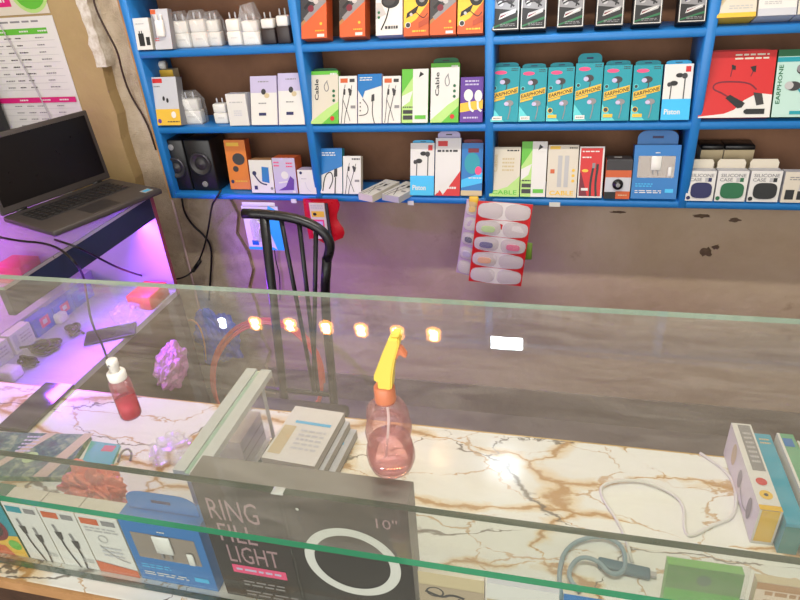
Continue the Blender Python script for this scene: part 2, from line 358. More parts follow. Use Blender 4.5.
def hang_tab(c, m, hh=.02, slot=None):
    """header card with a euro slot above a carton"""
    w, h = c.w, c.h; mb = MB(); y = c.d*.5; n = 10
    pts = [(w*.06, 0), (w*.94, 0), (w*.94, hh*.5)]+[(w*(.94-.22*(1-math.cos(k*math.pi/2/5))), hh*(.5+.5*math.sin(k*math.pi/2/5))) for k in range(1, 6)]
    pts += [(w-x, z) for x, z in reversed(pts[3:])]+[(w*.06, hh*.5)]
    vs = [(x, y, h+z) for x, z in pts]+[(x, y+.0012, h+z) for x, z in pts]; N = len(pts)
    mb.add(vs, [tuple(range(N)), tuple(reversed(range(N, 2*N)))]+[(i, N+i, N+(i+1) % N, (i+1) % N) for i in range(N)], m)
    mb.art((0, y, h), (1, 0, 0), (0, 0, 1), w, hh).rect(.38, .45, .62, .62, slot or DARK)
    return mb
# ---- print designs
def earbud(a, x, y, s, m, m2, drop=.3):
    a.line([(x+.02*s, y-.02), (x+.05*s, y-.1), (x-.02*s, y-drop)], .035, m)
    a.ell(x, y, .13*s, m, ry=.045*s).ell(x-.08*s, y-.012, .07*s, m2, ry=.03*s)
def art_cable(a, hdr=None, cab=DARK, two=True, txt=GREY):
    if hdr: a.rect(.1, .86, .5, .95, hdr); a.rect(.6, .87, .88, .94, DARK)
    a.line([(.30, .66), (.22, .52), (.20, .3), (.12, .0)], .035, cab); a.line([(.56, .74), (.62, .64)], .11, cab)
    a.line([(.2, .76), (.3, .66)], .0, cab)
    a.poly([(.24, .62), (.36, .60), (.38, .72), (.28, .74)], cab); a.line([(.33, .74), (.36, .82)], .03, cab)
    a.line([(.62, .62), (.5, .4), (.34, .16), (.3, .0)], .035, cab); a.poly([(.56, .60), (.68, .58), (.74, .70), (.62, .73)], cab); a.line([(.69, .72), (.73, .8)], .03, cab)
    a.line([(.22, .52), (.45, .28), (.62, .05)], .028, cab)
    a.rect(.66, .32, .92, .38, txt)
def art_greencable(a, word=None):
    a.poly([(0, 0), (1, 0), (1, .42), (.62, .3), (0, .04)], LGREEN); a.poly([(.4, 0), (1, 0), (1, .28)], GREEN)
    a.rect(.0, .93, 1, 1, GREEN); a.fine(.72, .9, .95, .98, 1, WHITE)
    a.text(word or 'Cable', .16, .45, .3, .85, DARK, vert=True)
    a.line([(.62, .82), (.48, .72), (.56, .6), (.68, .66), (.6, .8)], .03, GREY)
    for y in (.62, .53, .44): a.ell(.84, y, .05, DGREEN)
    a.ell(.78, .1, .08, RED)
def art_bands(a):
    a.rect(0, 0, .42, 1, LGREEN); a.poly([(0, .55), (.42, .85), (.42, 1), (0, 1)], GREEN); a.poly([(0, .3), (.3, .4), (.42, .6), (0, .5)], WHITE)
    a.rect(.58, .82, .92, .97, WHITE); a.poly([(.64, .84), (.84, .9), (.7, .95)], BLACK)
    a.rect(.05, .06, .42, .14, DARK); a.rect(.05, .17, .42, .24, DARK); a.rect(.5, .07, .92, .14, GREEN); a.fine(.05, .27, .42, .32, 1, DARK)
def art_earphone(a, left):
    a.poly([(0, 0), (.5, 0), (0, .3)], LTEAL); a.ell(.32, .9, .22, PINK, ry=.035)
    a.fine(.7, .92, .94, .98, 2, DARK)
    earbud(a, .5, .74, 1.35, DARK, LILAC, .22)
    a.ell(.12, .62, .07, DARK).ring(.12, .62, .085, LTEAL, .7)
    a.poly([(.04, .41), (.96, .53), (.96, .64), (.04, .52)], YEL); a.text('EARPHONE', .07, .435, .94, .505, BLACK, slant=.105)
    a.poly([(.04, .36), (.5, .42), (.5, .46), (.04, .40)], YEL)
    earbud(a, .66, .34, 1.2, GREY, LILAC, .3)
    if left: a.rect(.06, .03, .42, .1, WHITE); a.fine(.1, .05, .38, .08, 1, DARK)
    else: a.ell(.14, .2, .09, DARK).ring(.14, .2, .1, YEL, .75); a.rect(.06, .06, .4, .12, YEL)
def art_piston(a):
    a.rect(0, 0, 1, .38, SKY); a.text('Piston', .1, .1, .66, .2, WHITE); a.rect(.74, .86, .92, .96, RED)
    a.line([(.28, .66), (.26, .38)], .04, DARK).line([(.74, .78), (.73, .38)], .04, DARK)
    a.ell(.36, .66, .14, BLACK, ry=.045).ell(.2, .64, .07, DARK, ry=.04).ell(.54, .8, .13, BLACK, ry=.04).ell(.72, .79, .1, DARK, ry=.05)
def art_orangetool(a, k):
    a.poly([(0, .2), (1, .62), (1, 1), (0, 1)], DARK); a.poly([(0, .2), (1, .62), (1, .68), (0, .27)], BROWN); a.poly([(.1, .34), (.9, .72), (1, .6), (.2, .28)], GREY)
    a.line([(.15, .5), (.4, .62), (.7, .8)], .1, BLACK); a.ell(.4, .5, .12, DRED); a.ell(.6, .62, .1, LGREY); a.line([(.2, .7), (.5, .58), (.8, .86)], .05, LGREY)
    a.rect(.62, .02, .9, .07, WHITE); a.fine(.55, .1, .9, .15, 1, YEL); a.ell(.78, .24, .05, YEL)
def art_orangeyellow(a):
    a.poly([(0, .15), (.5, .3), (1, .6), (1, 1), (0, 1)], YEL); a.ell(.72, .66, .26, BLACK, ry=.14); a.ell(.4, .8, .24, DARK, ry=.12); a.ell(.72, .66, .12, GREY, ry=.06)
    a.poly([(.1, .32), (.5, .42), (.62, .56), (.14, .42)], BLACK); a.ell(.3, .39, .06, LGREY); a.line([(.5, .42), (.8, .3), (.95, .4)], .03, BLACK); a.ell(.18, .2, .09, DARK).ring(.18, .2, .11, WHITE, .8)
    a.fine(.35, .05, .9, .12, 1, YEL); a.poly([(.6, .14), (1, .22), (1, .34), (.6, .24)], MC.get('print_rust') or mat('print_rust', (170, 70, 40), .5))
def art_headset(a):
    a.poly([(.0, .3), (.4, .38), (.2, .6), (0, .6)], LGREY); a.ell(.55, .62, .34, BLACK, ry=.13); a.ell(.5, .62, .22, DARK, ry=.08); a.line([(.5, .5), (.4, .3), (.2, .1)], .05, BLACK)
    a.rect(0, .8, 1, 1, LTEAL); a.ell(.6, .9, .35, BLACK, ry=.09); a.fine(.35, .08, .85, .2, 1, DARK); a.ell(.12, .42, .05, DGREEN).ell(.12, .33, .05, DGREEN)
def art_blackbox(a):
    a.rect(.03, .02, .97, .98, WHITE); a.rect(.06, .035, .94, .965, BLACK); a.poly([(.06, .42), (.94, .36), (.94, .965), (.06, .965)], GREY)
    a.ell(.28, .6, .16, DARK, ry=.12).ell(.66, .62, .18, DARK, ry=.14).ell(.5, .74, .14, LGREY, ry=.08).ell(.3, .5, .1, LGREY, ry=.05); a.line([(.2, .48), (.5, .56), (.8, .44)], .06, BLACK).line([(.6, .7), (.7, .5), (.68, .42)], .05, BLACK)
    a.poly([(.24, .2), (.85, .32), (.88, .4), (.3, .31)], LGREY); a.text('Sound', .3, .225, .8, .30, WHITE, slant=.08) if False else a.poly([(.3, .235), (.6, .29), (.6, .32), (.3, .27)], DRED); a.line([(.3, .22), (.5, .28), (.8, .36)], .03, WHITE)
    a.poly([(.06, .08), (.94, .24), (.94, .19), (.06, .05)], DGREEN); a.fine(.3, .07, .85, .13, 2, GREY)
# ---- ROW 2, middle cells: six teal earphone boxes
bl = [(490, 518, 67), (518, 545, 68), (545.5, 572, 67), (572.5, 600, 63), (600.5, 628.5, 65), (629.5, 658.5, 65)]
pos = ['leftmost of six teal earphone boxes with a yellow EARPHONE band', 'second from left of six teal EARPHONE boxes, white sticker at its foot', 'third from left of six teal EARPHONE boxes, yellow spot at its foot',
       'fourth from left of six teal EARPHONE boxes, the one with the tallest header', 'fifth from left of six teal EARPHONE boxes, yellow spot and rounded header', 'rightmost of six teal EARPHONE boxes, beside the white and blue earphone box']
for i, (a, b, t) in enumerate(bl):
    c = Carton('earphone_box', pos[i], 'earphone box', 2, a, b, 122, t, group='teal earphone boxes on the middle shelf', base=TEAL)
    art_earphone(c.mb, i in (0, 1, 3)); c.part('hang_tab', hang_tab(c, TEAL, .024 if i == 3 else .012, NAVY)); c.done()
c = Carton('earphone_box', 'white earphone box with sky blue lower third, right of the teal EARPHONE boxes', 'earphone box', 2, 660, 689, 120, 64, base=WHITE, sides=BLUE, group='white and blue earphone boxes'); art_piston(c.mb); c.part('hang_tab', hang_tab(c, SKY, .01)); c.done()
c = Carton('earphone_box', 'white earphone box with sky blue lower third on the bottom shelf', 'earphone box', 3, 410, 434, 198, 143, base=WHITE, sides=BLUE, group='white and blue earphone boxes'); art_piston(c.mb); c.part('hang_tab', hang_tab(c, SKY, .008)); c.done()
# ---- ROW 2 second cell: cable boxes
G2 = 'charging cable boxes on the middle shelf'
c = Carton('cable_box', 'green and white cable box, leftmost in the cable row, leaning on the divider', 'cable box', 2, 311, 339, 125, 71, base=OFFW, sides=GREEN, group=G2); art_greencable(c.mb); c.part('hang_tab', hang_tab(c, DGREEN, .008)); c.done()
c = Carton('cable_box', 'white cable box with black plugs and orange header, beside the leftmost green cable box', 'cable box', 2, 339, 357.5, 125, 76, base=WHITE, sides=LILAC, group=G2); art_cable(c.mb, ORANGE); c.done()
c = Carton('cable_box', 'white cable box with a blue header panel on the middle shelf', 'cable box', 2, 358, 382, 125, 74, base=WHITE, sides=LILAC, group=G2)
c.mb.poly([(0, .68), (.2, .52), (.3, .66), (1, .76), (1, 1), (0, 1)], BLUE).fine(.08, .86, .6, .95, 2, WHITE).line([(.2, .5), (.45, .34), (.4, .18), (.05, .16)], .035, DARK).poly([(.56, .44), (.7, .46), (.7, .6), (.58, .58)], DARK).line([(.63, .45), (.6, .2), (.7, 0)], .035, DARK).ell(.1, .42, .03, DARK).ell(.1, .34, .03, DARK).ell(.1, .26, .03, DARK); c.done()
c = Carton('cable_box', 'white cable box with black plugs, orange header, left of the two-tone green box', 'cable box', 2, 382.5, 401, 125, 76, base=WHITE, sides=LILAC, group=G2); art_cable(c.mb, ORANGE); c.done()
c = Carton('cable_box', 'white box with a green left half and black bars at its foot', 'cable box', 2, 401.5, 428, 124.5, 69, base=WHITE, sides=GREEN, group=G2); art_bands(c.mb); c.done()
c = Carton('cable_box', 'tallest green and white cable box, with a header, beside the purple pack', 'cable box', 2, 430, 458.5, 124, 63, base=WHITE, sides=GREEN, group=G2); art_greencable(c.mb); c.part('hang_tab', hang_tab(c, DGREEN, .014)); c.done()
c = Carton('earbud_pack', 'purple pack with white earbuds and a yellow band, by the blue divider', 'earphone box', 2, 459.5, 482.5, 123.5, 77, base=PURP)
c.mb.poly([(0, .22), (1, .3), (1, .5), (0, .42)], YEL); c.mb.fine(.2, .8, .8, .95, 2, LILAC); c.mb.fine(.15, .06, .8, .14, 1, LILAC)
k = MB().art((0, 0, 0), (1, 0, 0), (0, 0, 1), c.w, c.h, .0016); k.line([(.4, .55), (.42, .3), (.6, .24)], .09, PLASTW).line([(.78, .52), (.78, .3), (.95, .24)], .09, PLASTW).ell(.36, .6, .2, PLASTW, ry=.13).ell(.8, .58, .17, PLASTW, ry=.13); c.part('earbud', k); c.done()
# ---- ROW 1 second cell: orange and white boxes
G1 = 'orange boxes on the top shelf'
R1 = [(302, 328, 44, 'orange box at the left end of its cell, dark machine picture on it', 0), (340, 366, 42.5, 'orange box standing alone between two gaps on the top shelf', 0)]
for a, b, yb, lb, k in R1:
    c = Carton('gadget_box', lb, 'box', 1, a, b, yb, -22, group=G1, base=ORANGE, d=.045, lean=18); art_orangetool(c.mb, k); c.done()
c = Carton('headset_box', 'white box with a black headset picture among the orange boxes', 'headset box', 1, 376, 403, 40.5, -20, base=WHITE, sides=LILAC, d=.045, lean=18); art_headset(c.mb); c.done()
c = Carton('gadget_box', 'orange and yellow box right beside the white headset box', 'box', 1, 403.5, 429, 39.5, -20, group=G1, base=ORANGE, d=.03, lean=18); art_orangeyellow(c.mb); c.done()
c = Carton('gadget_box', 'orange box with grey diagonal, between two orange and yellow boxes', 'box', 1, 429.5, 456, 38.5, -20, group=G1, base=ORANGE, d=.03, lean=18); art_orangetool(c.mb, 0); c.done()
c = Carton('gadget_box', 'orange and yellow box at the right end, touching the blue divider', 'box', 1, 457, 483, 37.5, -20, group=G1, base=ORANGE, d=.03, lean=18); art_orangeyellow(c.mb); c.done()
# ---- ROW 1 third cell: black boxes
bk = [(491.5, 519, 33.5, 'black box with white outline, first from left on the top shelf'), (519.5, 546, 32.5, 'black box with white outline, second from left, touching the first'), (556, 583.5, 31, 'black white-outlined box with a gap on both sides, third from left'),
      (594.5, 623, 29.5, 'black white-outlined box, fourth from left on the top shelf'), (631.5, 661, 28.5, 'black white-outlined box, fifth from left on the top shelf'), (676.5, 705, 26.5, 'black white-outlined box, last on the right before the divider')]
for a, b, yb, lb in bk:
    c = Carton('audio_box', lb, 'box', 1, a, b, yb, -24, group='black boxes on the top shelf', base=BLACK, d=.04, lean=18); art_blackbox(c.mb); c.done()
# ---- ROW 1 fourth cell
c = Carton('accessory_box', 'cream box with yellow foot on the top shelf, right of the divider', 'box', 1, 715, 754, 26.5, -22, base=OFFW, sides=YEL, d=.05, lean=22); c.mb.rect(0, 0, 1, .12, YEL).poly([(.1, .3), (.5, .9), (.2, 1), (0, 1)], KRAFT).fine(.3, .2, .9, .32, 2, LGREY).ell(.85, .5, .06, GREY); c.done()
c = Carton('accessory_box', 'plain white box with a dark dial on top shelf, beside the cream box', 'box', 1, 755.5, 794, 25, -22, base=WHITE, sides=GREYW, d=.05, lean=22); c.mb.rect(0, 0, 1, .2, GREYW).ell(.55, .72, .16, DARK).ell(.55, .72, .1, GREY).fine(.15, .3, .6, .4, 2, LGREY); c.done()
c = Carton('accessory_box', 'white box cut off by the right edge of the top shelf view', 'box', 1, 795, 832, 24, -22, base=OFFW, sides=GREYW, d=.05, lean=22); c.mb.ell(.4, .72, .16, DARK).fine(.15, .3, .6, .4, 2, LGREY); c.done()
# ---- ROW 2 fourth cell
c = Carton('neckband_box', 'big red box with black neckband earphones and a white curve', 'earphone box', 2, 697.5, 769.5, 118, 51, base=RED, d=.03)
a = c.mb; a.poly([(.0, .0), (1, 0), (1, .34), (.86, .36), (.74, .33), (.62, .26), (.5, .12), (.36, .06), (0, .02)], WHITE); a.fine(.44, .86, .9, .97, 2, OFFW)
a.line([(.42, .3), (.3, .38), (.16, .44), (.2, .54), (.45, .55), (.68, .52), (.78, .42)], .022, DRED).line([(.4, .62), (.42, .8)], .014, DRED).line([(.68, .62), (.72, .75)], .014, DRED)
a.poly([(.4, .8), (.46, .78), (.46, .72), (.41, .73)], BLACK).poly([(.66, .76), (.74, .78), (.74, .68), (.7, .69)], BLACK)
k = MB().art((0, 0, 0), (1, 0, 0), (0, 0, 1), c.w, c.h, .001); k.poly([(.36, .3), (.42, .35), (.64, .22), (.6, .15), (.54, .14)], PLASTK).poly([(.74, .38), (.86, .36), (.9, .2), (.8, .18)], PLASTG).rect(.66, .05, .92, .13, PLASTK).ell(.66, .09, .03, PLASTK)
c.part('printed_neckband', k); c.part('hang_tab', hang_tab(c, RED, .006)); c.done()
c = Carton('earphone_box', 'teal and white box with vertical EARPHONE lettering right of the red box', 'earphone box', 2, 770.5, 815, 118, 49, base=mat('paper_mint', (176, 206, 196), .5), sides=DGREEN, d=.03)
a = c.mb; a.rect(0, .9, 1, 1, DGREEN).rect(0, .82, .5, .89, TEAL).text('EARPHONE', .05, .2, .15, .78, DGREEN, vert=True); a.line([(.75, .62), (1, .1)], .05, TEAL).line([(.5, .45), (.7, .3), (.75, 0)], .05, TEAL); a.ell(.65, .7, .2, DARK, ry=.08).ell(.55, .72, .1, GREY, ry=.06).ell(.42, .46, .17, DARK, ry=.07).ell(.32, .47, .1, LGREY, ry=.06); a.rect(.4, .04, 1, .09, TEAL); c.done()
# ---- ROW 3 second cell
G3 = 'cable boxes on the bottom shelf'
c = Carton('cable_box', 'white cable box with blue top leaning at the left end of the bottom shelf cell', 'cable box', 3, 321, 343, 196.5, 148, base=WHITE, sides=TEAL, group=G3, d=.022)
c.mb.rect(0, .6, 1, 1, BLUE).poly([(0, .4), (1, .6), (0, .62)], BLUE).fine(.08, .82, .7, .92, 2, WHITE).line([(.1, .05), (.2, .4), (.5, .5), (.6, .3), (.4, .1)], .05, DARK).poly([(.62, .36), (.78, .38), (.78, .56), (.64, .54)], DARK).line([(.7, .36), (.66, .0)], .05, DARK); c.done()
c = Carton('cable_box', 'white cable box with black plugs beside the blue-topped one, bottom shelf', 'cable box', 3, 343.5, 361.5, 197, 156, base=WHITE, sides=OFFW, group=G3, d=.02); art_cable(c.mb, None); c.mb.fine(.5, .88, .95, .96, 1, DARK); c.done()
def flat_box(name, label, p, yaw, w, l, h, artf, z, group, sides):
    M = Matrix.Translation(p)@Matrix.Rotation(yaw, 4, 'Z'); mb = MB(); mb.box((0, 0, 0), (w, l, h), sides, top=WHITE)
    mb.art((0, 0, h), (1, 0, 0), (0, 1, 0), w, l); artf(mb); return quick(name, label, 'cable box', mb, group, M)
p = onY(359, 202, YS-.03); flat_box('cable_box', 'white cable box lying flat over the shelf edge, left of two', Vector((p.x, YS-.028, ROW[3]+.0005)), -.42, .05, .125, .02, lambda a: art_cable(a, None), 0, G3, OFFW)
p = onY(381, 203, YS-.03); flat_box('cable_box', 'white cable box lying flat over the shelf edge, right of two', Vector((p.x+.004, YS-.028, ROW[3]+.0005)), -.40, .058, .115, .018, lambda a: art_cable(a, None), 0, G3, LGREY)
c = Carton('cable_box', 'white and red cable box with a tall header on the bottom shelf', 'cable box', 3, 434.5, 460, 197.5, 138, base=WHITE, sides=BLUE, group=G3)
a = c.mb; a.poly([(.3, .0), (1, 0), (1, .44), (.7, .25)], RED).poly([(0, 0), (.35, 0), (.2, .1)], RED).rect(.1, .86, .48, .95, RED).fine(.08, .74, .9, .82, 1, DARK).line([(.1, .05), (.3, .22), (.55, .26), (.75, .4)], .05, WHITE).fine(.5, .1, .85, .18, 1, WHITE); c.part('hang_tab', hang_tab(c, LILAC, .018)); c.done()
c = Carton('earphone_box', 'teal pack with a pink face print by the divider, bottom shelf', 'earphone box', 3, 460.5, 482, 197.5, 143, base=BLUE, sides=DRED, d=.022)
a = c.mb; a.poly([(0, .15), (1, .25), (1, .45), (0, .3)], SKY).ell(.5, .62, .36, TEAL, ry=.2).ell(.8, .48, .16, PINK, ry=.08).rect(.3, .82, .8, .9, DRED).rect(0, 0, 1, .1, KRAFT).fine(.35, .32, .95, .36, 1, WHITE); c.part('hang_tab', hang_tab(c, DRED, .01)); c.done()
# ---- ROW 3 third cell
c = Carton('cable_box', 'beige cable box with green foot, leftmost in its bottom shelf cell', 'cable box', 3, 489, 519, 199.5, 147, base=OFFW, sides=GREEN, group=G3, d=.02)
c.mb.poly([(0, 0), (1, 0), (1, .42), (.6, .2), (0, .08)], LGREEN).text('CABLE', .08, .04, .92, .13, GREEN).fine(.55, .9, .95, .96, 1, DARK).text('Cable', .1, .5, .24, .85, KRAFT, vert=True).fine(.4, .5, .8, .8, 4, KRAFT); c.done()
c = Carton('cable_box', 'white box with green wavy left half, second in its bottom shelf cell', 'cable box', 3, 519.5, 545, 200, 141.5, base=WHITE, sides=GREEN, group=G3, d=.022); art_bands(c.mb); c.done()
c = Carton('cable_box', 'cream cable box with yellow CABLE lettering, left of the red box', 'cable box', 3, 545.5, 576, 200.5, 145, base=OFFW, sides=KRAFT, group=G3, d=.02)
c.mb.rect(.06, .92, .4, .98, YEL).fine(.7, .92, .95, .97, 1, DARK).text('CABLE', .1, .04, .9, .13, YEL).rect(.1, .46, .24, .54, ORANGE).rect(.34, .2, .48, .8, LGREY).rect(.56, .2, .7, .8, LGREY).ell(.86, .52, .05, YEL).ell(.86, .42, .05, YEL).ell(.86, .32, .05, YEL); c.done()
c = Carton('cable_box', 'red box framed in white with black plugs on the bottom shelf', 'cable box', 3, 576.5, 601.5, 200.5, 146.5, base=WHITE, sides=DRED, group=G3, d=.022)
a = c.mb; a.rect(.05, .03, .93, .97, RED).poly([(.05, .03), (.4, .03), (.1, .5), (.05, .5)], DRED).fine(.12, .88, .8, .93, 1, WHITE).fine(.12, .76, .5, .82, 1, WHITE).ell(.26, .53, .13, YEL, ry=.03).line([(.58, .6), (.5, .3), (.52, .03)], .09, BLACK).line([(.76, .58), (.7, .3), (.76, .03)], .09, BLACK).rect(.54, .58, .66, .68, GREY).rect(.7, .56, .8, .66, BLACK).rect(.14, .14, .42, .19, WHITE); c.done()
# small camera carton with a ball lens
c = Carton('camera_box', 'small orange, black and white carton with a round black lens on front', 'camera box', 3, 603, 629, 201.5, 160, base=GREYW, sides=ORANGE, d=.05, lean=6, top=DARK)
a = c.mb; a.rect(0, .74, 1, 1, DARK).rect(0, .56, 1, .74, ORANGE).rect(0, 0, .45, .18, BLACK).rect(.45, 0, 1, .2, ORANGE).fine(.55, .07, .9, .13, 1, KRAFT)
k = MB(); Ml = Matrix.Translation((c.w*.5, 0, c.h*.38))@Matrix.Rotation(math.pi/2, 4, 'X'); k.lathe([(.0001, .012), (.008, .012), (.009, .0085), (.0125, .0075), (.0135, .0), (.0135, -.001)], PLASTK, 24, Ml, cap=False); k.lathe([(.0001, .0128), (.004, .0126), (.0055, .0121)], GREY, 16, Ml, cap=False)
c.part('lens', k); k = MB().box((c.w*.05, .001, c.h), (c.w*.95, .045, c.h+.002), DARK); k.art((0, .01, c.h+.0022), (1, 0, 0), (0, 1, 0), c.w, .03).rect(.3, .3, .6, .6, WHITE); c.part('lid', k); c.done()
# blue charger carton with a window
def charger_carton(c, inner=GREYW):
    a = c.mb; w, h = c.w, c.h
    a.rect(.1, .4, .9, .8, mat('tray_taupe', (150, 134, 120), .6))
    a.fine(.08, .22, .46, .3, 2, SKY); a.fine(.08, .1, .66, .17, 2, WHITE); a.rect(.74, .12, .92, .19, SKY); a.fine(.46, .84, .56, .88, 1, WHITE)
    k = MB().box((w*.1, -.0012, h*.4), (w*.9, -.0006, h*.8), WINDOW); c.part('window', k)
    k = MB(); k.rbox((w*.38, -.004, h*.54), (w*.6, -.0013, h*.8), PLASTW, .001, 1); k.box((w*.42, -.003, h*.46), (w*.45, -.0013, h*.54), GREY); k.box((w*.53, -.003, h*.46), (w*.56, -.0013, h*.54), GREY); k.rbox((w*.76, -.004, h*.42), (w*.84, -.0013, h*.6), PLASTW, .001, 1); c.part('charger', k)
    c.part('hang_tab', hang_tab(c, BLUE, .035, NAVY))
c = Carton('charger_box', 'wide blue charger box with a window on the bottom shelf', 'charger box', 3, 629.5, 675.5, 203, 145, base=BLUE, sides=BLUE, d=.028, lean=14); charger_carton(c); c.done()
# ---- ROW 3 fourth cell: silicone case boxes
def rounded(cx, cy, rx, ry, n=32, p=3.2): return [(cx+rx*math.copysign(abs(math.cos(t))**(2/p), math.cos(t)), cy+ry*math.copysign(abs(math.sin(t))**(2/p), math.sin(t))) for t in [2*math.pi*k/n for k in range(n)]]
for a_, b_, cm, lb in ((684, 712, NAVY, 'white SILICONE CASE box with a dark blue case'), (713, 744, DGREEN, 'white SILICONE CASE box with a green case'), (745.5, 777, BLACK, 'white SILICONE CASE box with a black case')):
    c = Carton('silicone_case_box', lb, 'case box', 3, a_, b_, 204, 171, base=WHITE, sides=GREYW, d=.035, lean=6, group='silicone case boxes on the bottom shelf')
    a = c.mb; a.text('SILICONE', .1, .8, .92, .91, GREY).text('CASE', .08, .66, .5, .77, GREY).rect(.62, .65, .74, .78, LGREY).rect(.74, .65, .86, .78, cm); a.ell(.1, .1, .075, cm)
    k = MB().art((0, 0, 0), (1, 0, 0), (0, 0, 1), c.w, c.h, .002); k.poly(rounded(.53, .36, .38, .26), cm)
    for q in (0,):
        R = rounded(.53, .36, .38, .26); w, h = c.w, c.h; vs = [(x*w, -.0025, y*h) for x, y in R]+[(x*w, 0, y*h) for x, y in R]; n = len(R); k.add(vs, [(i, n+i, n+(i+1) % n, (i+1) % n) for i in range(n)], cm)
    c.part('case', k)
    k = MB(); w, h, d = c.w, c.h, c.d; pts = [(w*.04, 0), (w*.96, 0), (w*.97, .014), (w*.9, .022), (w*.1, .022), (w*.03, .014)]; k.add([(x, d-.002, h+z) for x, z in pts]+[(x, d, h+z) for x, z in pts], [range(6), range(11, 5, -1)]+[(i, 6+i, 6+(i+1) % 6, (i+1) % 6) for i in range(6)], OFFW); c.part('flap', k); c.done()
c = Carton('adapter_box', 'white box with two small black adapters at the right end, bottom shelf', 'adapter box', 3, 779, 806, 204.5, 172, base=OFFW, sides=GREYW, d=.03, lean=6); c.mb.rect(.12, .1, .46, .42, BLACK).rect(.58, .1, .84, .38, BLACK).fine(.2, .72, .9, .86, 2, GREY).rect(.6, .4, .9, .6, LGREY); c.done()
for a_, b_, lb in ((693, 715, 'cream box with a black lid behind the dark blue case box'), (715.5, 745, 'cream box with a black lid behind the green case box')):
    c = Carton('lidded_box', lb, 'box', 3, a_, b_, 196, 150, base=KRAFT, sides=OFFW, d=.05, lean=0, yoff=.075, group='cream boxes with black lids on the bottom shelf')
    k = MB().rbox((-.0005, -.0015, c.h), (c.w+.0005, c.d+.001, c.h+.012), PLASTK, .002, 1); c.part('lid', k); c.done()
# ---- left cell: chargers and boxes
def charger(name, label, row, pl, pr, pyb, pyt, group, bag=None, yoff=.03, dark=False, d=.028):
    Y = YS+yoff; A = onY(pl, pyb, Y); B = onY(pr, pyb, Y); z = ROW[row]+.0006; w = B.x-A.x; lo, hi = .01, .3
    for _ in range(40):
        h = (lo+hi)/2
        if proj(((A.x+B.x)/2, Y+d*.5, z+h))[1] > pyt: lo = h
        else: hi = h
    o = empty(name, (A.x, Y, z), label, 'charger', group); pin = min(.02, h*.2); hb = h-pin
    m = PLASTW; b = MB()
    if dark: b.rbox((0, 0, 0), (w, d, hb*.62), mat('plastic_brown_black', (44, 34, 34), .4), .003, 2); b.build('base_block', o); b = MB(); b.rbox((w*.06, .002, hb*.62), (w*.94, d-.002, hb), m, .004, 2)
    else: b.rbox((0, 0, 0), (w, d, hb*.55), m, .004, 2); b.rbox((w*.04, .001, hb*.54), (w*.96, d-.001, hb), m, .004, 2); b.art((0, 0, 0), (1, 0, 0), (0, 0, 1), w, hb).fine(.3, .28, .75, .34, 2, LGREY)
    b.build('body', o)
    for x in (.3, .7): MB().lathe([(.0022, hb-.001), (.0022, hb+pin*.8), (.0012, hb+pin)], LGREY if dark else GREYW, 8, Matrix.Translation((w*x, d/2, 0))).build('pin', o)
    if bag:
        k = MB(); rnd = random.Random(int(pl)); n = 12; vs = []; e = .004
        prof = [(-e, 0), (w+e, 0), (w+e*1.2, hb*.5), (w+e*.8, hb*.95), (w*.8, h+bag), (w*.15, h+bag*.8), (-e*.6, hb)]
        for y in (-e, d+e): vs += [(x+rnd.uniform(-.001, .001), y+(d*.3 if z_ > hb else 0)*(1 if y < 0 else -1), z_) for x, z_ in prof]
        N = len(prof); k.add(vs, [range(N), range(2*N-1, N-1, -1)]+[(i, N+i, N+(i+1) % N, (i+1) % N) for i in range(N)], BAG); k.build('plastic_bag', o)
    return o
c = Carton('adapter_box', 'white box picturing two black adapters at the top left shelf corner', 'adapter box', 1, 138, 154, 51.5, 18, base=WHITE, sides=OFFW, d=.03, lean=8); c.mb.rect(.2, .12, .55, .52, BLACK).rect(.66, .14, .9, .4, BLACK).fine(.15, .78, .7, .86, 1, LGREY).rect(.28, .52, .34, .6, BLACK).rect(.42, .52, .48, .6, BLACK); c.done()
c = Carton('blister_pack', 'grey blister pack with orange header and a white adapter, top left shelf', 'blister pack', 1, 156, 173.5, 51, 9, base=GREYW, sides=GREY, d=.02, lean=10)
c.mb.poly([(0, .1), (.34, .5), (.0, 1)], GREY).rect(.0, .88, .3, .99, ORANGE).fine(.05, .2, .3, .3, 2, RED); k = MB(); k.rbox((c.w*.28, -.012, c.h*.3), (c.w*.75, -.0006, c.h*.72), PLASTW, .004, 2); k.rbox((c.w*.34, -.008, c.h*.7), (c.w*.42, -.001, c.h*.86), PLASTW, .001, 1); k.rbox((c.w*.6, -.008, c.h*.7), (c.w*.68, -.001, c.h*.86), PLASTW, .001, 1); c.part('adapter', k); c.done()
GC = 'white wall chargers on the left shelves'
charger('wall_charger', 'white charger in a crinkled clear bag, nearest the grey blister pack', 1, 175, 192.5, 50, 14, GC, .008)
charger('wall_charger', 'white charger in a clear bag in the middle of the top left bagged trio', 1, 193.5, 209, 49.5, 12, GC, .006)
charger('wall_charger', 'white charger in a clear bag, right one of the top left bagged trio', 1, 210, 222.5, 48.5, 13, GC, .006, yoff=.04)
charger('wall_charger', 'bare white two-pin charger standing between the bagged ones, top shelf', 1, 229, 243, 48.5, 12, GC)
charger('wall_charger', 'white charger in the tall clear blister, left of the dark-based chargers', 1, 244.5, 261, 48, 14, GC, .028)
charger('wall_charger', 'white charger with dark lower block, left of the pair by the divider', 1, 263, 277, 46.5, 12, GC, dark=True, d=.03)
charger('wall_charger', 'white charger with dark lower block touching the divider, top shelf', 1, 278.5, 291.5, 46, 8, GC, dark=True, d=.03)
charger('wall_charger', 'white charger in a clear bag beside the yellow and grey carton', 2, 184.5, 203, 126.5, 92, GC, .004)
charger('wall_charger', 'small bare white two-pin charger alone on the middle shelf', 2, 215.5, 229, 125.5, 98, GC)
